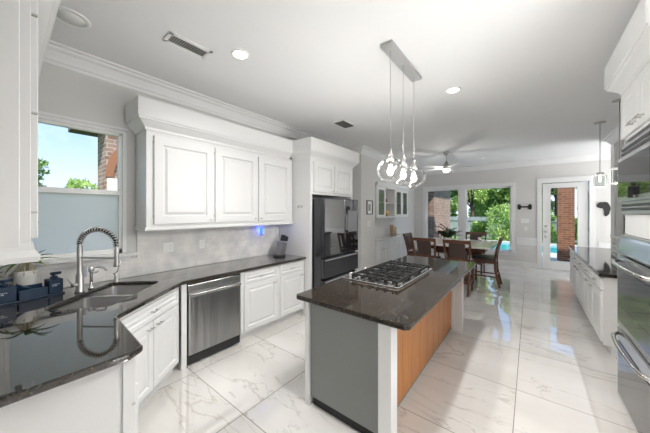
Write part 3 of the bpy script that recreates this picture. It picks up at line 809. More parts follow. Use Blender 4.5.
ov = thing('double_oven', 'stainless double wall oven with curved handles in the tall cabinet', 'oven', (0.9, 2.78, 0.08))
MB().box(TX+0.022, 1.19, TY0+0.05, TY1-0.05, 0.085, 1.435).build('body', black_plastic, ov)
BX = [(0, 1, 2, 3), (7, 6, 5, 4), (0, 4, 5, 1), (1, 5, 6, 2), (2, 6, 7, 3), (3, 7, 4, 0)]
MB().add([(TX-0.020, fa, 1.435), (TX-0.020, fb, 1.435), (TX-0.045, fb, 1.285), (TX-0.045, fa, 1.285), (TX+0.021, fa, 1.435), (TX+0.021, fb, 1.435), (TX+0.021, fb, 1.285), (TX+0.021, fa, 1.285)], BX).build('control_housing', steel, ov, bevel=0.004)
MB().add([(TX-0.0252, fa+0.025, 1.42), (TX-0.0252, fb-0.02, 1.42), (TX-0.0455, fb-0.02, 1.298), (TX-0.0455, fa+0.025, 1.298),
          (TX-0.02, fa+0.025, 1.42), (TX-0.02, fb-0.02, 1.42), (TX-0.04, fb-0.02, 1.298), (TX-0.04, fa+0.025, 1.298)], BX).build('control_panel', panel_glass, ov)
for z0_, z1_ in ((0.695, 1.272), (0.10, 0.675)):
    dd = MB().box(TX-0.045, TX+0.02, fa, fb, z0_, z1_).build('door', steel, ov, bevel=0.006)
    MB().box(TX-0.049, TX-0.0455, fa+0.05, fb-0.05, z0_+0.05, z1_-0.105).build('door_window', oven_glass, dd)
    pts = [(TX-0.045-0.06*math.sin(PI*min(1, max(0, k/12)))**0.35 if 0 < k < 12 else TX-0.047, fa+0.03+(fb-fa-0.06)*k/12, z1_-0.05) for k in range(13)]
    MB().tube(pts, 0.013, 10).build('handle', chrome, dd)

# ------------------------------------------------------------------ hutch
hu = thing('hutch_upper_cabinet', 'white wall cabinet with glass doors and open shelf in the breakfast nook', 'cabinet', (-3.2, 6.92, 1.45))
H0, H1, HX = 5.87, 8.0, -3.03
mb = MB()
mb.box(WL+0.002, HX, H0, H0+0.03, 1.46, 2.36).box(WL+0.002, HX, H1-0.03, H1, 1.46, 2.36).box(WL+0.002, HX, H0, H1, 1.46, 1.49).box(WL+0.002, HX, H0, H1, 2.26, 2.355)
mb.box(WL+0.002, WL+0.02, H0, H1, 1.46, 2.36)
D = [H0+0.03, 6.38, 7.02, 7.50, H1-0.03]
for yy in D[1:3]: mb.box(WL+0.02, HX, yy-0.015, yy+0.015, 1.49, 2.26)
for yy in D[3:4]: mb.box(HX-0.03, HX, yy-0.02, yy+0.02, 1.49, 2.26)
mb.build('body', white_paint, hu)
for zz in (1.86,): MB().box(WL+0.021, HX-0.02, H0+0.03, H1-0.03, zz, zz+0.02).build('shelf', white_paint, hu)
mb = MB(); mb.sweep([(HX, H0), (HX, H1), (WL+0.002, H1)], [(0, 2.28), (0.01, 2.28), (0.05, 2.35), (0.05, 2.39), (0, 2.39)], left=False); mb.build('crown', white_paint, hu)
for (a_, c_) in ((D[0], D[1]), (D[2], D[3]), (D[3], D[4])):
    mb = MB(); f_ = 0.07
    mb.box(HX, HX+0.02, a_, a_+f_, 1.48, 2.27).box(HX, HX+0.02, c_-f_, c_, 1.48, 2.27).box(HX, HX+0.02, a_+f_, c_-f_, 1.48, 1.48+f_).box(HX, HX+0.02, a_+f_, c_-f_, 2.27-f_, 2.27)
    dd = mb.build('door', white_paint, hu, bevel=0.002)
    MB().box(HX+0.006, HX+0.01, a_+f_, c_-f_, 1.48+f_, 2.27-f_).build('glass_pane', clear_glass, dd)
hb = base_cab('hutch_base_cabinet', 'white base cabinet with doors and drawers below the glass hutch', 5.86, 8.0, -3.03, WL+0.005, 0,
              [(5.88, 6.58, 2), (6.58, 7.28, 1), (7.28, 7.98, 2)], X)
hc = slab('hutch_countertop', [(WL+0.003, 5.86), (-2.99, 5.86), (-2.99, 8.02), (WL+0.003, 8.02)], [], 0.882, 0.92, stone_white)
tag(hc, 'white countertop on the base cabinet of the breakfast nook hutch', 'countertop')
def vase(name, label, cat, loc, prof, m, group=None):
    o = MB().lathe(loc, prof, 20).build(name, m); tag(o, label, cat, group); return o
vase('vase', 'small brown clay pot on the upper open shelf of the hutch', 'pot', (-3.18, 6.56, 1.8805), [(0.0001, 0), (0.05, 0), (0.075, 0.05), (0.07, 0.10), (0.04, 0.14), (0.045, 0.16)], terracotta)
vase('vase', 'brown jar right of the clay pot on the upper hutch shelf', 'jar', (-3.18, 6.74, 1.8805), [(0.0001, 0), (0.05, 0), (0.055, 0.10), (0.03, 0.12), (0.0001, 0.13)], terracotta)
vase('bowl', 'round brassy bowl on the lower open shelf of the hutch', 'bowl', (-3.18, 6.72, 1.491), [(0.0001, 0), (0.04, 0), (0.09, 0.06), (0.10, 0.12), (0.085, 0.17), (0.075, 0.18)], brass)
vase('canister', 'taller tan canister on the white hutch counter', 'canister', (-3.20, 7.20, 0.921), [(0.0001, 0), (0.055, 0), (0.055, 0.30), (0.045, 0.32), (0.0001, 0.33)], tan)
vase('canister', 'shorter pale canister beside the taller one on the hutch counter', 'canister', (-3.20, 7.42, 0.921), [(0.0001, 0), (0.05, 0), (0.05, 0.24), (0.035, 0.26), (0.0001, 0.27)], mat('beige_ceramic', (0.5, 0.42, 0.33), 0.4))

# ------------------------------------------------------------------ ceiling fixtures
pl = thing('pendant_light', 'linear nickel pendant fixture with three clear glass globes above the island', 'light', (-0.98, 2.48, CH))
MB().box(-1.035, -0.925, 2.08, 2.86, CH-0.035, CH-0.0005).build('canopy', fixture, pl, bevel=0.004)
for gy in (2.17, 2.47, 2.77):
    zc = 1.99; gx = -0.98
    MB().tube([(gx, gy, CH-0.035), (gx, gy, zc+0.17)], 0.0022, 8).build('cord', nickel, pl)
    so = MB().lathe((gx, gy, zc), [(0.0001, 0.19), (0.012, 0.185), (0.016, 0.15), (0.026, 0.145), (0.026, 0.10), (0.018, 0.095), (0.018, 0.055), (0.0001, 0.055)], 18).build('socket', nickel, pl)
    ns = 14; prof = [(0.120*math.sin(PI*k/ns), 0.115*math.cos(PI*k/ns)) for k in range(ns+1)]
    prof = [(0.03, 0.112)] + [p for p in prof[2:ns]] + [(0.0001, -0.115)]
    MB().lathe((gx, gy, zc), prof, 32).build('globe', globe_glass, pl)
    MB().lathe((gx, gy, zc), [(0.012, 0.055), (0.015, 0.035), (0.026, 0.010), (0.029, -0.010), (0.024, -0.028), (0.012, -0.038), (0.0001, -0.040)], 18).build('bulb', bulb_glow, so)
    ld = bpy.data.lights.new('bulb_light', 'POINT'); ld.energy = 15; ld.shadow_soft_size = 0.04; ld.color = (1, 0.97, 0.93)
    lo = bpy.data.objects.new('bulb_light', ld); COL.objects.link(lo); lo.location = (gx, gy, zc-0.08)
def downlight(x, y, label, lit=True, r=0.085, pw=120):
    t = thing('ceiling_light', label, 'light', (x, y, CH), 'recessed ceiling lights')
    MB().lathe((x, y, CH), [(r*0.72, -0.004), (r*0.78, -0.010), (r*0.95, -0.010), (r, -0.004), (r, -0.0005)], 28).build('trim_ring', plastic_white, t)
    MB().cyl((x, y, CH), r*0.75, -0.006, -0.001, 28).build('lens', lamp_white if lit else plastic_white, t)
    if lit:
        d = bpy.data.lights.new('ceiling_spot', 'SPOT'); d.energy = pw; d.spot_size = R(140); d.spot_blend = 0.9; d.shadow_soft_size = 0.08; d.color = (1, 0.985, 0.965)
        o = bpy.data.objects.new('ceiling_spot', d); COL.objects.link(o); o.location = (x, y, CH-0.02)
downlight(-2.13, 1.40, 'lit recessed ceiling light nearest the long ceiling vent', pw=75)
downlight(-0.73, 3.42, 'lit recessed ceiling light right of the linear pendant fixture')
downlight(-0.73, 1.35, 'added recessed fill light out of view above the near end of the island', pw=70)  # extra light outside the view, added to brighten the kitchen
downlight(0.55, 1.35, 'added recessed fill light out of view in front of the wall ovens', pw=110)  # also added as unseen fill for the kitchen
tsp = downlight(-2.74, 0.33, 'unlit round recessed fixture in the ceiling corner above the window', False, 0.12)
def vent(x, y, sx, sy, label, lm=None):
    t = thing('ceiling_vent', label, 'vent', (x, y, CH), 'ceiling vents')
    mb = MB(); f_ = 0.03
    mb.box(x-sx/2, x+sx/2, y-sy/2, y-sy/2+f_, CH-0.012, CH-0.0005).box(x-sx/2, x+sx/2, y+sy/2-f_, y+sy/2, CH-0.012, CH-0.0005)
    mb.box(x-sx/2, x-sx/2+f_, y-sy/2, y+sy/2, CH-0.012, CH-0.0005).box(x+sx/2-f_, x+sx/2, y-sy/2, y+sy/2, CH-0.012, CH-0.0005)
    mb.build('frame', plastic_white, t, bevel=0.002)
    MB().box(x-sx/2+f_, x+sx/2-f_, y-sy/2+f_, y+sy/2-f_, CH-0.004, CH-0.001).build('backing', mat('vent_shadow', (0.16, 0.16, 0.15), 0.8), t)
    mb = MB(); L0 = y-sy/2+f_; L1 = y+sy/2-f_; n_ = 16
    for k in range(n_):
        yy = L0+(L1-L0)*(k+0.5)/n_
        mb.obox((x-sx/2+f_, yy, CH-0.012), X, Vector((0, 0.6, 0.8)), Vector((0, -0.8, 0.6)), sx-2*f_, 0.010, 0.0015)
    mb.build('louvre', lm or plastic_white, t)
vent(-2.38, 1.04, 0.17, 0.36, 'long white rectangular air vent in the ceiling near the window wall')
vent(-2.45, 3.60, 0.26, 0.40, 'smaller looking grey ceiling vent above the refrigerator cabinet', mat('grey_louvre', (0.25, 0.25, 0.24), 0.6))
sm = MB().lathe((-1.05, 8.2, CH), [(0.065, -0.0005), (0.065, -0.02), (0.05, -0.035), (0.0001, -0.035)], 20).build('smoke_detector', plastic_white)
tag(sm, 'small round smoke detector on the ceiling right of the fan', 'smoke detector')

# ceiling fan
fx_, fy_ = -1.63, 6.9
fan = thing('ceiling_fan', 'five blade brushed nickel ceiling fan with light over the dining table', 'fan', (fx_, fy_, CH))
MB().lathe((fx_, fy_, CH), [(0.07, -0.0005), (0.07, -0.03), (0.045, -0.06), (0.0001, -0.06)], 20).build('canopy', nickel, fan)
MB().tube([(fx_, fy_, CH-0.05), (fx_, fy_, CH-0.24)], 0.013, 10).build('downrod', nickel, fan)
MB().lathe((fx_, fy_, CH-0.40), [(0.0001, 0.18), (0.03, 0.17), (0.05, 0.12), (0.10, 0.09), (0.115, 0.04), (0.10, 0.0), (0.07, -0.02), (0.0001, -0.02)], 24).build('motor', nickel, fan)
MB().lathe((fx_, fy_, CH-0.43), [(0.085, 0.01), (0.09, -0.01), (0.07, -0.045), (0.035, -0.06), (0.0001, -0.063)], 24).build('lamp_shade', emit('fan_lamp', (1, 0.97, 0.93), 2.5), fan)
ld = bpy.data.lights.new('fan_light', 'POINT'); ld.energy = 12; ld.shadow_soft_size = 0.08; ld.color = (1, 0.97, 0.93)
lo = bpy.data.objects.new('fan_light', ld); COL.objects.link(lo); lo.location = (fx_, fy_, CH-0.56)
blade_m = mat('fan_blade_white', (0.78, 0.77, 0.76), 0.35)
for k in range(5):
    t = R(20+72*k); d = Vector((math.cos(t), math.sin(t), 0)); s_ = Vector((-math.sin(t), math.cos(t), 0))
    c = Vector((fx_, fy_, CH-0.375))
    tilt = (s_*math.cos(R(12))+Z*math.sin(R(12)))
    vs = []
    for (r_, w_) in ((0.12, 0.045), (0.22, 0.06), (0.60, 0.075), (0.66, 0.05)):
        for sg in (-1, 1):
            for h_ in (-0.004, 0.004): vs.append(c+d*r_+tilt*w_*sg+Z*h_)
    fs = [(0, 1, 3, 2)]
    for i in range(3):
        q = i*4
        fs += [(q, q+4, q+5, q+1), (q+2, q+3, q+7, q+6), (q+1, q+5, q+7, q+3), (q, q+2, q+6, q+4)]
    fs.append((12, 14, 15, 13))
    MB().add(vs, fs).build('blade', blade_m, fan)

# lantern pendants over the right counter
def lantern(x, y, zb, label):
    t = thing('lantern_pendant', label, 'light', (x, y, CH), 'square lantern pendants')
    MB().lathe((x, y, CH), [(0.07, -0.0005), (0.07, -0.02), (0.0001, -0.025)], 20).build('canopy', nickel, t)
    MB().tube([(x, y, CH-0.02), (x, y, zb+0.23)], 0.005, 8).build('rod', nickel, t)
    MB().cyl((x, y, zb), 0.045, 0.20, 0.235, 16).build('cap', nickel, t)
    s_ = 0.075; h_ = 0.20; mb = MB(); w_ = 0.010
    for i in (-1, 1):
        for j in (-1, 1): mb.box(x+i*s_-w_/2, x+i*s_+w_/2, y+j*s_-w_/2, y+j*s_+w_/2, zb, zb+h_)
        for zz in (zb, zb+h_-w_):
            mb.box(x-s_, x+s_, y+i*s_-w_/2, y+i*s_+w_/2, zz, zz+w_).box(x+i*s_-w_/2, x+i*s_+w_/2, y-s_, y+s_, zz, zz+w_)
    mb.build('lantern_frame', lantern_lit, t)
    mb = MB()
    for i in (-1, 1): mb.box(x-s_, x+s_, y+i*s_-0.002, y+i*s_+0.002, zb+w_, zb+h_-w_).box(x+i*s_-0.002, x+i*s_+0.002, y-s_, y+s_, zb+w_, zb+h_-w_)
    mb.build('glass', clear_glass, t)
    d = bpy.data.lights.new('lantern_light', 'POINT'); d.energy = 1.5; d.shadow_soft_size = 0.03; d.color = (1, 0.98, 0.95)
    o = bpy.data.objects.new('lantern_light', d); COL.objects.link(o); o.location = (x, y, zb+0.03)
    MB().lathe((x, y, zb+0.12), [(0.0001, 0.08), (0.010, 0.075), (0.012, 0.01), (0.018, -0.015), (0.0001, -0.035)], 14).build('bulb', bulb_glow, t)
lantern(0.90, 6.15, 2.03, 'square glass lantern pendant hanging on a rod right of the patio door')
lantern(0.925, 5.10, 2.00, 'second square glass lantern pendant partly hidden by the oven cabinet')

# ------------------------------------------------------------------ dining set
TZ = 0.90
tb = thing('dining_table', 'counter height white topped dining table by the far windows', 'table', (-1.38, 6.85, 0))
MB().box(-2.15, -0.60, 6.05, 7.65, TZ-0.035, TZ).build('tabletop', stone_white, tb, bevel=0.006)
mb = MB().box(-2.02, -0.73, 6.18, 6.21, TZ-0.12, TZ-0.036).box(-2.02, -0.73, 7.49, 7.52, TZ-0.12, TZ-0.036).box(-2.02, -1.99, 6.18, 7.52, TZ-0.12, TZ-0.036).box(-0.76, -0.73, 6.18, 7.52, TZ-0.12, TZ-0.036)
mb.build('apron', cherry, tb)
MB().box(-1.72, -1.04, 6.5, 7.2, 0.0, 0.06).build('base', cherry, tb, bevel=0.008)
MB().box(-1.56, -1.20, 6.66, 7.04, 0.06, TZ-0.036).build('pedestal', cherry, tb, bevel=0.008)
def make_chair(label):
    # seat faces +Y, back at -Y, origin on the floor under the seat centre
    t = thing('dining_chair', label, 'chair', (0, 0, 0), 'counter height dining chairs')
    MB().box(-0.22, 0.22, -0.20, 0.24, 0.575, 0.63).build('seat', leather, t, bevel=0.018, seg=3)
    mb = MB().box(-0.20, 0.20, 0.19, 0.215, 0.50, 0.574).box(-0.20, 0.20, -0.21, -0.185, 0.50, 0.574).box(-0.21, -0.185, -0.2, 0.2, 0.50, 0.574).box(0.185, 0.21, -0.2, 0.2, 0.50, 0.574)
    mb.build('seat_frame', cherry, t)
    for s_ in (-1, 1):
        MB().beam((s_*0.19, 0.20, 0), (s_*0.195, 0.20, 0.575), 0.036, 0.036, up=Y).build('leg', cherry, t)
        pts = [Vector((s_*0.195, -0.29, 0)), Vector((s_*0.20, -0.215, 0.35)), Vector((s_*0.205, -0.205, 0.60)), Vector((s_*0.225, -0.25, 0.85)), Vector((s_*0.235, -0.315, 1.07))]
        mb = MB(); vs = []
        for p in pts:
            for a_, b_ in ((-1, -1), (1, -1), (1, 1), (-1, 1)): vs.append(p+Vector((a_*0.017, b_*0.024, 0)))
        fs = [(0, 1, 2, 3), tuple(reversed(range(16, 20)))]
        for i in range(4):
            for k in range(4): fs.append((i*4+k, i*4+(k+1) % 4, (i+1)*4+(k+1) % 4, (i+1)*4+k))
        mb.add(vs, fs).build('leg', cherry, t, bevel=0.004)
    mb = MB()
    for s_ in (-1, 1): mb.beam((s_*0.19, 0.20, 0.22), (s_*0.198, -0.23, 0.22), 0.02, 0.03)
    mb.beam((-0.19, 0.20, 0.30), (0.19, 0.20, 0.30), 0.02, 0.035).beam((-0.195, -0.235, 0.26), (0.195, -0.235, 0.26), 0.02, 0.03)
    mb.build('stretcher', cherry, t)
    def sheet(x0b, x1b, x0t, x1t, zb, zt_, th):
        yb = lambda z_: -0.21-0.105*max(0, (z_-0.62)/0.45)**1.3
        vs = []; N_ = 6
        for i in range(N_+1):
            z_ = zb+(zt_-zb)*i/N_; q = i/N_
            xa, xb_ = x0b+(x0t-x0b)*q, x1b+(x1t-x1b)*q
            for yy, xx2 in ((yb(z_)-th, xa), (yb(z_)-th, xb_), (yb(z_)+th, xb_), (yb(z_)+th, xa)): vs.append((xx2, yy, z_))
        fs = [(0, 1, 2, 3), tuple(reversed(range(N_*4, N_*4+4)))]
        for i in range(N_):
            for k in range(4): fs.append((i*4+k, i*4+(k+1) % 4, (i+1)*4+(k+1) % 4, (i+1)*4+k))
        return MB().add(vs, fs)
    sheet(-0.21, 0.21, -0.23, 0.23, 1.00, 1.07, 0.014).build('top_rail', cherry, t, bevel=0.004)
    sheet(-0.21, 0.21, -0.21, 0.21, 0.655, 0.70, 0.012).build('lower_rail', cherry, t)
    sheet(-0.135, 0.135, -0.145, 0.145, 0.70, 1.005, 0.018).build('back_pad', brown_leather, t, bevel=0.005)
    return t
ch0 = make_chair('dark wood counter height chair')
spots = [(-1.13, 5.86, 0, 'near side dining chair on the right, back to camera, beside the island corner'),
         (-1.78, 5.90, 0, 'near side dining chair on the left, back to camera, between hutch and its twin'),
         (-0.80, 6.80, 90, 'dark wood counter chair with black seat at the right end of the table'),
         (-2.20, 6.60, -90, 'dark wood counter chair at the left end of the table by the hutch'),
         (-1.90, 7.78, 180, 'dark counter chair at the far side of the table half hidden behind the plant'),
         (-1.16, 7.78, 180, 'dark counter chair at the far side of the table in front of the right window')]
for i, (x, y, a_, lb) in enumerate(spots):
    o = ch0 if i == 0 else copy_tree(ch0)
    o.location = (x, y, 0); o.rotation_euler = (0, 0, R(a_)); o['label'] = lb

def strap_leaf(mb, base, az, length, lift, droop, width, n=7):
    b_ = Vector(base); d = Vector((math.cos(az), math.sin(az), 0)); s_ = Vector((-math.sin(az), math.cos(az), 0)); vs = []
    for i in range(n+1):
        q = i/n; p = b_+d*length*q+Z*(lift*q-droop*q*q); w_ = width*(math.sin(PI*min(1, q*0.9+0.08)))**0.7/2+0.001
        vs += [p-s_*w_+Z*w_*0.4, p, p+s_*w_+Z*w_*0.4]
    fs = []
    for i in range(n):
        k = i*3; fs += [(k, k+1, k+4, k+3), (k+1, k+2, k+5, k+4)]
    mb.add(vs, fs, True)
# plant on dining table
px_, py_ = -1.52, 6.55
tp = thing('potted_plant', 'dark leafy potted plant in a white pot in the middle of the dining table', 'plant', (px_, py_, TZ))
MB().lathe((px_, py_, TZ), [(0.0001, 0), (0.07, 0.0), (0.10, 0.10), (0.105, 0.12), (0.09, 0.12), (0.0001, 0.10)], 24).build('pot', ceramic, tp)
rnd = random.Random(3); mb = MB()
for k in range(34): strap_leaf(mb, (px_, py_, TZ+0.10), rnd.uniform(0, 2*PI), rnd.uniform(0.22, 0.38), rnd.uniform(0.20, 0.36), rnd.uniform(0.08, 0.20), 0.05)
mb.build('leaves', leaf_dark, tp, fix=False)
mb = MB()
for az, hh, L_ in ((2.6, 0.34, 0.22), (3.4, 0.30, 0.26), (0.4, 0.26, 0.18)):
    pts = [(px_+math.cos(az)*L_*q*q*1.0, py_+math.sin(az)*L_*q*q, TZ+0.1+hh*(q*1.6-0.65*q*q)) for q in [i/8 for i in range(9)]]
    mb.tube(pts, 0.006, 6)
    for q in pts[4:]: mb.lathe(q, [(0.0001, -0.018), (0.018, 0), (0.0001, 0.018)], 8)
mb.build('stalk', leaf_dark, tp)
for i, (x, y, lb) in enumerate(((-1.22, 6.45, 'small white cup on the dining table right of the plant'), (-0.98, 7.40, 'white cup at the far edge of the dining table'), (-1.85, 7.30, 'white cup on the dining table left behind the plant'))):
    vase('cup', lb, 'cup', (x, y, TZ+0.0005), [(0.0001, 0), (0.03, 0), (0.04, 0.05), (0.042, 0.09), (0.037, 0.09), (0.034, 0.02), (0.0001, 0.015)], ceramic, 'white cups on the dining table')

# ------------------------------------------------------------------ wall items
# bone shaped decor
mb = MB(); pts = []
cx, cz = -0.13, 1.77
bone = []
for (sx_, sz_, t0, t1) in ((1, 1, 200, -60), (1, -1, 60, -200), (-1, -1, 20, -240), (-1, 1, 240, -20)):
    for k in range(7):
        t = R(t0+(t1-t0)*k/6); bone.append((cx+sx_*0.125+0.045*math.cos(t), cz+sz_*0.038+0.045*math.sin(t)))
k = len(bone); vs = [(x, WF-0.002, z) for x, z in bone]+[(x, WF-0.022, z) for x, z in bone]
mb.add(vs, [tuple(range(k)), tuple(reversed(range(k, 2*k)))]+[(i, (i+1) % k, k+(i+1) % k, k+i) for i in range(k)])
tag(mb.build('wall_decoration', rubber), 'dark bone shaped wall decoration between the window and patio door', 'wall decoration')
af = [(0, 0), (0.06, 0.03), (0.13, 0.02), (0.17, 0.035), (0.27, 0.02), (0.31, -0.04), (0.345, -0.13), (0.42, -0.13), (0.38, -0.20), (0.33, -0.25), (0.32, -0.32), (0.29, -0.38), (0.23, -0.43), (0.19, -0.42), (0.17, -0.33), (0.18, -0.26), (0.145, -0.20), (0.14, -0.165), (0.07, -0.17), (-0.02, -0.14), (-0.05, -0.08), (-0.03, -0.03)]
mb = MB(); k = len(af); ox, oz = 1.37, 1.85; sc2 = 0.62; sc3 = 0.80
vs = [(ox+x*sc2, WF-0.002, oz+z*sc3) for x, z in af]+[(ox+x*sc2, WF-0.024, oz+z*sc3) for x, z in af]
mb.add(vs, [tuple(range(k)), tuple(reversed(range(k, 2*k)))]+[(i, (i+1) % k, k+(i+1) % k, k+i) for i in range(k)])
tag(mb.build('wall_decoration', rubber), 'black africa shaped wall decoration right of the patio door', 'wall decoration')

def plate(c, U_, N_, w_, h_, kinds, label, name='switch_plate', cat='switch plate'):
    c = Vector(c); t = thing(name, label, cat, tuple(c))
    MB().obox(c-U_*w_/2-Z*h_/2+N_*0.0005, U_, Z, N_, w_, h_, 0.006).build('plate', plastic_white, t, bevel=0.002)
    n_ = len(kinds)
    for i, kd in enumerate(kinds):
        cc = c+U_*((i-(n_-1)/2)*0.046)+N_*0.0066
        if kd == 's': MB().obox(cc-U_*0.016-Z*0.033, U_, Z, N_, 0.032, 0.066, 0.004).build('rocker', plastic_white, t, bevel=0.001)
        else:
            for sz_ in (-1, 1):
                so = MB().obox(cc-U_*0.015+Z*(sz_*0.02-0.013), U_, Z, N_, 0.030, 0.026, 0.002).build('socket', plastic_white, t)
                m2 = MB()
                for q in (-0.006, 0.006): m2.obox(cc+U_*(q-0.001)+Z*(sz_*0.02-0.004)+N_*0.002, U_, Z, N_, 0.002, 0.009, 0.0006)
                m2.build('slot', black_plastic, so)
    return t
plate((WL+0.012, 1.24, 1.20), Y, X, 0.115, 0.115, 'so', 'white double switch and outlet plate on the backsplash near the faucet')
plate((WL+0.012, 1.64, 1.20), Y, X, 0.07, 0.115, 'o', 'white single outlet plate in the middle of the backsplash', 'outlet', 'outlet')
plate((WL+0.012, 2.62, 1.27), Y, X, 0.07, 0.115, 'o', 'white outlet behind the blue night light', 'outlet', 'outlet')
plate((-0.12, WF, 1.36), X, -Y, 0.20, 0.13, 'sss', 'wide white three gang switch plate under the bone decoration')
plate((-0.10, WF, 1.13), X, -Y, 0.08, 0.12, 's', 'single white switch plate below the wide one by the patio door')
plate((-3.04, 5.50, 1.34), Y, X, 0.16, 0.12, 'sss', 'white switch plate on the wall stub below the picture')
nl = thing('night_light', 'white plug in night light glowing blue near the knife block', 'night light', (WL+0.03, 2.62, 1.30))
MB().box(WL+0.0195, WL+0.055, 2.595, 2.655, 1.25, 1.35).build('body', plastic_white, nl, bevel=0.008, seg=3)
MB().box(WL+0.0196, WL+0.045, 2.572, 2.594, 1.27, 1.37).build('lamp', blue_glow, nl)
ld = bpy.data.lights.new('night_lamp', 'POINT'); ld.energy = 0.35; ld.color = (0.03, 0.1, 1); ld.shadow_soft_size = 0.01
lo = bpy.data.objects.new('night_lamp', ld); COL.objects.link(lo); lo.location = (WL+0.06, 2.56, 1.36)
pf = thing('picture_frame', 'small black framed picture on the wall stub left of the hutch', 'picture', (-3.04, 5.54, 1.72))
mb = MB(); a_, c_, z0_, z1_ = 5.40, 5.68, 1.56, 1.90
mb.box(-3.039, -3.02, a_, c_, z0_, z0_+0.02).box(-3.039, -3.02, a_, c_, z1_-0.02, z1_).box(-3.039, -3.02, a_, a_+0.02, z0_, z1_).box(-3.039, -3.02, c_-0.02, c_, z0_, z1_)
mb.build('frame', black_plastic, pf)
MB().box(-3.039, -3.034, a_+0.02, c_-0.02, z0_+0.02, z1_-0.02).build('mat_board', plastic_white, pf)
MB().box(-3.0339, -3.033, a_+0.08, c_-0.08, z0_+0.09, z1_-0.09).build('print', mat('grey_print', (0.35, 0.35, 0.33), 0.6), pf)

# knife block
kb = thing('knife_block', 'black knife block with steel front full of knives on the counter', 'knife block', (-3.12, 2.72, 0.92))
kc = Vector((-3.10, 2.74, 0.9225))
MB().lathe(kc, [(0.0001, 0), (0.10, 0), (0.10, 0.018), (0.08, 0.026), (0.0001, 0.026)], 24).build('base', black_plastic, kb)
lean = Vector((-0.05, 0.30, 0.95)).normalized()
U2 = Vector((1, 0, 0)); V2 = lean; N2 = U2.cross(V2)
MB().obox(kc+Vector((-0.06, -0.055, 0.027)), U2, V2, -N2, 0.13, 0.215, 0.11).build('block', block_steel, kb, bevel=0.01, seg=3)
for i in range(3):
    for j in range(3):
        p = kc+Vector((-0.04+0.04*i, 0.0, 0.027))+lean*0.216+Vector((0, 0.012+0.028*j, -0.003*j))
        MB().beam(p, p+lean*(0.10-0.012*i), 0.020, 0.015, up=X).build('knife_handle', black_plastic, kb, bevel=0.003)

# ------------------------------------------------------------------ faucets and sink side
FB = Vector((-3.08, 0.43, 0.92)); toS = Vector((0.80, 0.60, 0)).normalized()
fc = thing('kitchen_faucet', 'tall chrome pull down faucet with a coiled spring arch over the sink', 'faucet', tuple(FB))
MB().lathe(FB, [(0.0001, 0.001), (0.034, 0.001), (0.034, 0.012), (0.027, 0.02), (0.027, 0.15), (0.020, 0.16), (0.020, 0.40), (0.014, 0.41), (0.014, 0.42), (0.0001, 0.42)], 24).build('body', nickel, fc)
arc = []
Rr = 0.165
for k in range(25):
    t = PI*k/24; arc.append(FB+toS*(Rr-Rr*math.cos(t))+Z*(0.42+0.13*math.sin(t)*1.0+ (0.0 if k < 12 else -0.02*(k-12)/12)))
MB().tube([FB+Z*0.40]+arc, 0.013, 10).build('hose', black_plastic, fc)
mb = MB(); nturn = 21; N_ = nturn*12; coil = []
def arcpt(q):
    s = q*(len(arc)-1); i = min(int(s), len(arc)-2); return arc[i].lerp(arc[i+1], s-i), (arc[i+1]-arc[i]).normalized()
side_ = toS.cross(Z).normalized()
for i in range(N_+1):
    q = i/N_; p, d = arcpt(q); u = side_.cross(d).normalized(); t = 2*PI*nturn*q
    coil.append(p+side_*math.cos(t)*0.020+u*math.sin(t)*0.020)
mb.tube(coil, 0.0050, 6); mb.build('spring', nickel, fc)
E0 = arc[-1]
MB().lathe(E0, [(0.0001, 0.01), (0.014, 0.01), (0.014, -0.02), (0.018, -0.03), (0.017, -0.13), (0.022, -0.16), (0.022, -0.175), (0.0001, -0.175)], 18).build('spray_head', nickel, fc)
armz = 0.30
MB().tube([FB+Z*armz, FB+Z*armz+toS*0.12, E0*1.0+Vector((0, 0, FB.z+armz-E0.z))-toS*0.02], 0.008, 8).build('docking_arm', nickel, fc)
lv = MB(); side_l = Vector((-0.45, -0.85, 0)).normalized()
sl = Vector((0.35, -0.9, 0)).normalized()
lv.tube([FB+Z*0.07, FB+Z*0.07+sl*0.055], 0.017, 12).tube([FB+Z*0.075+sl*0.05, FB+sl*0.085+Z*0.135], [0.006, 0.005], 8)
lv.build('lever', nickel, fc)
F2 = Vector((-3.02, 0.60, 0.92)); F2 = Vector((-3.235, 0.72, 0.92))
f2 = thing('filter_faucet', 'small chrome faucet with a raised lever beside the spring faucet', 'faucet', tuple(F2))
MB().lathe(F2, [(0.0001, 0.001), (0.028, 0.001), (0.028, 0.008), (0.018, 0.015), (0.018, 0.09), (0.0001, 0.10)], 18).build('body', nickel, f2)
MB().tube([F2+Z*0.09, F2+Z*0.12+Vector((0.01, 0.01, 0)), F2+Z*0.22+Vector((0.02, 0.03, 0))], 0.006, 8).build('lever', nickel, f2)
MB().tube([F2+Z*0.06, F2+Vector((0.05, -0.03, 0.10)), F2+Vector((0.14, -0.04, 0.11)), F2+Vector((0.16, -0.04, 0.08))], 0.008, 8).build('spout', nickel, f2)
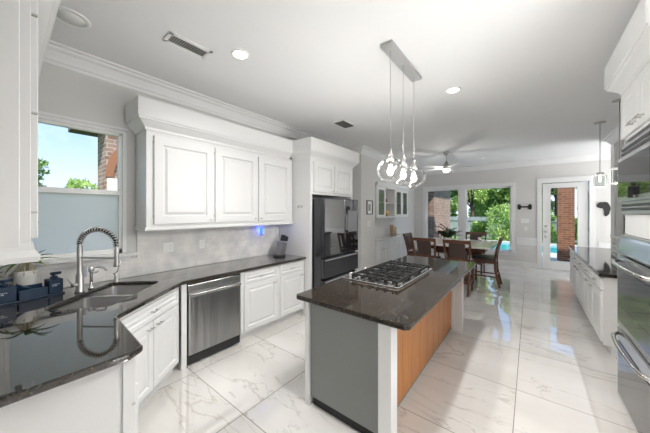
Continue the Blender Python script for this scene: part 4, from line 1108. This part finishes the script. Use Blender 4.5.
# steel soap pump and cup next to the faucet
F3 = Vector((-3.135, 0.515, 0.92))
f3 = thing('water_tap', 'chrome two handle water tap between the spring faucet and the small faucet', 'tap', tuple(F3))
MB().lathe(F3, [(0.0001, 0.001), (0.024, 0.001), (0.020, 0.012), (0.012, 0.03), (0.012, 0.15), (0.022, 0.16), (0.022, 0.20), (0.0001, 0.205)], 18).build('body', chrome, f3)
MB().tube([F3+Z*0.185, F3+toS*0.06+Z*0.20, F3+toS*0.13+Z*0.19, F3+toS*0.14+Z*0.165], 0.009, 10).build('spout', chrome, f3)
for dz, L_ in ((0.185, 0.07), (0.14, 0.055)):
    MB().tube([F3+Z*dz, F3+Z*dz+Vector((-0.35, 0.9, 0.1)).normalized()*L_], [0.010, 0.007], 10).build('handle', chrome, f3)
MB().obox(F3+Vector((-0.01, -0.07, 0.12)), Vector((0.5, 0.85, 0)).normalized(), Z, Vector((0.85, -0.5, 0)).normalized(), 0.045, 0.10, 0.02).build('filter_cartridge', mat('pale_grey_plastic', (0.5, 0.53, 0.58), 0.2), f3, bevel=0.004)

# navy caddy with two pump bottles
ang = math.atan2(0.34, -0.07); cu = Vector((math.cos(ang), math.sin(ang), 0)); cv = Vector((cu.y, -cu.x, 0))
C0 = Vector((-3.185, -0.06, 0.921))
cd = thing('sink_caddy', 'navy plastic sink caddy tray holding sponges beside the sink', 'caddy', tuple(C0))
def cbox(u0, u1, v0, v1, z0_, z1_, mb=None):
    mb = mb or MB(); return mb.obox(C0+cu*u0+cv*v0+Z*z0_, cu, cv, Z, u1-u0, v1-v0, z1_-z0_)
mb = cbox(0, 0.39, 0, 0.125, 0, 0.012); cbox(0.125, 0.285, 0.0, 0.010, 0.012, 0.10, mb); cbox(0.125, 0.285, 0.115, 0.125, 0.012, 0.085, mb)
cbox(0.125, 0.133, 0.010, 0.115, 0.012, 0.075, mb); cbox(0.277, 0.285, 0.010, 0.115, 0.012, 0.075, mb)
mb.build('tray', navy, cd, bevel=0.003)
mb = cbox(0.14, 0.27, 0.02, 0.10, 0.013, 0.055); mb.build('sponge', mat('dark_sponge', (0.04, 0.06, 0.09), 0.8), cd, bevel=0.006)
mb = MB().tube([C0+cu*0.125+cv*0.05+Z*0.125, C0+cu*0.21+cv*0.06+Z*0.07], [0.010, 0.012], 10); mb.build('brush_handle', navy, cd)
letters = mat('pale_lettering', (0.55, 0.62, 0.70), 0.5)
for nm, u0, u1, lb in (('near', 0.004, 0.118, 'navy square pump bottle at the left end of the caddy'), ('far', 0.292, 0.382, 'navy square pump bottle at the right end of the caddy')):
    t = thing('soap_dispenser', lb, 'dispenser', tuple(C0+cu*(u0+u1)/2+cv*0.06+Z*0.012), 'navy soap dispensers')
    cbox(u0, u1, 0.012, 0.118, 0.0125, 0.130).build('bottle', navy, t, bevel=0.008, seg=3)
    c_ = C0+cu*(u0+u1)/2+cv*0.062+Z*0.025
    MB().cyl(c_, 0.024, 0.1055, 0.125, 18).build('collar', navy, t, bevel=0.002)
    MB().cyl(c_, 0.010, 0.125, 0.142, 12).build('pump_stem', navy, t)
    MB().tube([c_+Z*0.147-cu*0.02, c_+Z*0.147+cu*0.045], 0.012, 12).build('pump_head', navy, t)
    mb = MB()
    rr = random.Random(5)
    for row, wds in ((0.066, (0.008, 0.006, 0.009, 0.007, 0.008)), (0.054, (0.012, 0.018))):
        p = u0+0.02
        for w_ in wds:
            mb.obox(C0+cu*p+cv*0.1182+Z*(row+0.02), cu, Z, cv, w_*0.8, 0.006, 0.0006); p += w_+0.002
    mb.build('lettering', letters, t)

# orchid in a ribbed pot behind the caddy
op = Vector((-3.295, 0.13, 0.0)); pot_z = 0.921
oc = thing('potted_orchid', 'small orchid with pale roots in a ribbed white pot by the window', 'plant', (op.x, op.y, pot_z))
mb = MB(); ring = 36; vs = []; fs = []
prof = [(0.036, 0.0), (0.040, 0.03), (0.046, 0.16), (0.049, 0.210), (0.045, 0.212), (0.040, 0.19)]
for (r_, z_) in prof:
    for k in range(ring):
        rr = r_+(0.0025 if k % 2 else 0); t = 2*PI*k/ring; vs.append((op.x+rr*math.cos(t), op.y+rr*math.sin(t)*1.35, pot_z+z_))
for i in range(len(prof)-1):
    for k in range(ring): fs.append((i*ring+k, i*ring+(k+1) % ring, (i+1)*ring+(k+1) % ring, (i+1)*ring+k))
fs.append(tuple(range(5*ring, 6*ring))); fs.append(tuple(reversed(range(ring)))); mb.add(vs, fs, True); mb.build('pot', ceramic, oc)
rnd = random.Random(11); mb = MB(); base = (op.x+0.01, op.y, pot_z+0.27)
for az, L_, lf, dr2 in ((1.3, 0.16, 0.16, 0.10), (1.5, 0.20, 0.10, 0.08), (1.1, 0.13, 0.03, 0.06), (0.8, 0.12, 0.10, 0.10), (1.7, 0.12, 0.15, 0.05), (-1.2, 0.16, 0.12, 0.12), (-1.6, 0.20, 0.06, 0.14), (-0.9, 0.14, 0.10, 0.16), (0.2, 0.10, 0.08, 0.06)):
    strap_leaf(mb, base, az, L_, lf, dr2, 0.036)
mb.build('leaves', leaf_orchid, oc, fix=False)
mb = MB()
for k in range(10):
    az = rnd.uniform(0, 2*PI); L_ = rnd.uniform(0.02, 0.07)
    mb.tube([(base[0]+math.cos(az)*L_*q*0.6, base[1]+math.sin(az)*L_*q*1.4, base[2]+0.04*math.sin(q*PI)-0.09*q) for q in (0, 0.25, 0.5, 0.75, 1)], 0.004, 6)
mb.build('roots', stem_pale, oc)
# second plant at the frame edge
mb = MB()
o2 = thing('potted_plant', 'pale leaved plant in a small pot cut by the left frame edge', 'plant', (-3.29, 0.0, 0.921))
MB().lathe((-3.31, -0.09, 0.921), [(0.0001, 0), (0.04, 0), (0.052, 0.17), (0.045, 0.17), (0.0001, 0.15)], 20).build('pot', ceramic, o2)
for k in range(9): strap_leaf(mb, (-3.30, -0.09, 1.08), rnd.uniform(-0.3, 1.9), rnd.uniform(0.08, 0.13), rnd.uniform(0.02, 0.16), 0.05, 0.03)
mb.build('leaves', leaf_orchid, o2, fix=False)
# tan tumbler at frame edge
vase('tumbler', 'tan tumbler on the near counter cut by the left frame edge', 'cup', (-2.03, -0.065, 0.9205), [(0.0001, 0), (0.042, 0), (0.055, 0.03), (0.058, 0.09), (0.052, 0.13), (0.048, 0.13), (0.05, 0.08), (0.0001, 0.01)], tan)

# dark tray on the right counter
dt = MB().box(0.93, 1.12, 4.50, 4.62, 0.921, 0.945).build('tray', black_plastic, bevel=0.005)
tag(dt, 'small flat black box on the near end of the right counter', 'box')

# ------------------------------------------------------------------ outside
struct('ground', MB().box(-60, 60, -40, 80, -0.4, -0.14), grass)
struct('patio', MB().box(-8, 8, 9.76, 13.0, -0.139, -0.05).box(-8, 8, 13.0, 13.3, -0.139, -0.03), concrete)
pool = thing('swimming_pool', 'turquoise swimming pool with pale coping behind the patio', 'pool', (0, 15.2, -0.1))
MB().box(-2.8, 6.5, 13.6, 17.0, -0.139, -0.06).build('water', water, pool)
mb = MB().box(-3.1, 6.8, 13.3, 13.6, -0.139, 0.0).box(-3.1, 6.8, 17.0, 17.35, -0.139, 0.02).box(-3.1, -2.8, 13.6, 17.0, -0.139, 0.0).box(6.5, 6.8, 13.6, 17.0, -0.139, 0.0)
mb.build('coping', concrete, pool)
# brick wing of the house beyond the left far window
wing = thing('brick_wing', 'brick wing of the house seen through the left far window', 'wall', (-4.2, 11.8, 0))
MB().box(-6.0, -3.15, 11.3, 14.1, -0.1, 2.75).build('brickwork', brick_pale, wing)
MB().box(-6.4, -2.75, 10.9, 14.5, 2.751, 2.87).build('eave', trim_paint, wing)
MB().box(-6.5, -2.65, 10.8, 14.6, 2.871, 3.0).build('roof', shingle, wing)
MB().box(-4.25, -3.36, 11.26, 11.295, 0.0, 2.3).build('door', cherry, wing)
pil = MB().box(0.74, 1.16, 11.9, 12.3, -0.05, 2.9).build('brick_pillar', brick_xz)
tag(pil, 'red brick patio pillar seen through the patio door glass', 'pillar')
# brick pier with eave outside the sink window
bw = thing('brick_pier', 'brick corner of the house with dark eave seen through the sink window', 'wall', (-6.2, 1.7, 0))
MB().box(-6.5, -5.9, 1.16, 2.6, -0.14, 3.14).build('brickwork', brick_yz, bw)
MB().box(-6.9, -5.8, 0.80, 3.0, 3.141, 3.22).build('eave', shingle, bw)
MB().box(-5.899, -5.85, 1.18, 1.50, 2.0, 2.22).build('lamp_box', plastic_white, bw)
mb = MB(); vs = []
for k in range(13):
    t = PI*k/12
    for r_ in (0.28, 0.40):
        for xx_ in (-5.899, -5.87): vs.append((xx_, 1.55-r_*math.cos(t), 2.25+r_*math.sin(t)*1.6))
fs = []
for k in range(12):
    a_ = k*4; fs += [(a_, a_+4, a_+6, a_+2), (a_+1, a_+3, a_+7, a_+5), (a_, a_+1, a_+5, a_+4), (a_+2, a_+6, a_+7, a_+3)]
fs += [(0, 2, 3, 1), (48, 49, 51, 50)]
mb.add(vs, fs).build('arch', terracotta, bw)
# fence
fen = thing('garden_fence', 'grey green wooden board fence behind the pool', 'fence', (0, 21, -0.14))
mb = MB(); xx = -14.0
while xx < 16:
    mb.box(xx, xx+0.14, 21.0, 21.02, -0.14, 1.28); xx += 0.15
mb.build('boards', fence_m, fen, fix=False)
mb = MB().box(-14, 16, 20.95, 20.999, 0.2, 0.29).box(-14, 16, 20.95, 20.999, 1.0, 1.09); mb.build('rail', fence_m, fen)

def tree(name, label, x, y, h, blobs, n, size, m, seed, trunk=True, group='garden trees', cat='tree', zb=-0.14):
    rnd = random.Random(seed)
    t = thing(name, label, cat, (x, y, zb), group)
    if trunk:
        mb = MB().tube([(x, y, zb), (x+0.1, y, zb+h*0.35), (x, y+0.1, zb+h*0.7)], [0.16, 0.12, 0.06], 8)
        for k in range(5):
            az = rnd.uniform(0, 2*PI); mb.tube([(x, y, zb+h*0.4+0.1*k), (x+math.cos(az)*h*0.25, y+math.sin(az)*h*0.25, zb+h*0.75)], [0.06, 0.02], 6)
        mb.build('trunk', bark, t)
    vs = []; fs = []
    tot = sum(b_[3]**2 for b_ in blobs)
    off_ = Vector((x, y, zb))
    for (bx, by, bz, br) in blobs:
        for _ in range(int(n*br*br/tot)):
            d = Vector((rnd.gauss(0, 1), rnd.gauss(0, 1), rnd.gauss(0, 1))).normalized()
            p = Vector((bx, by, bz))+d*br*(rnd.uniform(0.55, 1.0))
            a1 = Vector((rnd.gauss(0, 1), rnd.gauss(0, 1), rnd.gauss(0, 1))).normalized(); a2 = a1.cross(Vector((rnd.gauss(0, 1), rnd.gauss(0, 1), rnd.gauss(0, 1)))).normalized()
            s_ = size*rnd.uniform(0.6, 1.3); k = len(vs)
            vs += [p-a1*s_, p+a2*s_*0.5, p+a1*s_, p-a2*s_*0.5]; fs.append((k, k+1, k+2, k+3))
    MB().add([Vector(v_)+off_ for v_ in vs], fs).build('crown', m, t, fix=False)
def blobset(rnd, w, h0, h1, r, k):
    return [(rnd.uniform(-w, w), rnd.uniform(-w*0.6, w*0.6), rnd.uniform(h0, h1), rnd.uniform(0.6, 1)*r) for _ in range(k)]
rg = random.Random(21)
specs = [(-6.4, 23.4, 6.5, leaf_mid, 'mid green leafy tree behind the fence at the far left of the garden'),
         (-4.0, 27.4, 7.0, leaf_bright, 'bright green leafy tree rising behind the fence, left of the right window'),
         (-0.9, 24.2, 6.0, leaf_mid, 'mid green leafy tree behind the fence in the middle of the garden'),
         (1.5, 26.6, 7.0, leaf_pale, 'pale green feathery tree behind the fence, seen by the patio door'),
         (4.4, 23.8, 6.5, leaf_mid, 'mid green leafy tree behind the fence at the right of the garden')]
for i, (x, y, h, m_, lb) in enumerate(specs):
    tree('garden_tree', lb, x, y, h, blobset(rg, 1.25, 1.6, h, 1.0, 15), 6500, 0.16, m_, 40+i)
tree('garden_tree', 'lighter tree with hanging pale branches behind the pool bush', -3.6, 22.8, 5.0, blobset(rg, 1.0, 2.2, 5, 0.7, 9), 3500, 0.13, leaf_bright, 60)
bushes = [(-1.15, 18.6, 1.6, 'bright rounded bush beside the pool, largest of the bushes'), (-2.6, 19.6, 0.8, 'low bright bush in front of the fence'), (0.5, 19.4, 1.3, 'bright bush near the fence seen through the patio door'), (2.2, 19.6, 1.3, 'bright bush at the right end of the pool')]
for i, (x, y, h, lb) in enumerate(bushes):
    tree('garden_bush', lb, x, y, h, blobset(rg, h*0.42, 0.3, h*1.15, h*0.42, 9), 3200, 0.085, leaf_bright if i != 2 else leaf_mid, 80+i, trunk=False, group='garden bushes', cat='bush')
# trees outside the sink window
tree('garden_tree', 'leafy tree at the left of the sink window', -12.5, 0.1, 4.2, blobset(rg, 1.15, 1.6, 4.2, 0.75, 13), 4500, 0.10, leaf_mid, 99, False)
tree('garden_bush', 'rounded green bush low in the upper pane of the sink window', -11.5, 2.0, 2.4, blobset(rg, 0.9, 0.3, 2.3, 0.6, 14), 4500, 0.10, leaf_bright, 98, trunk=False, group='garden bushes', cat='bush')
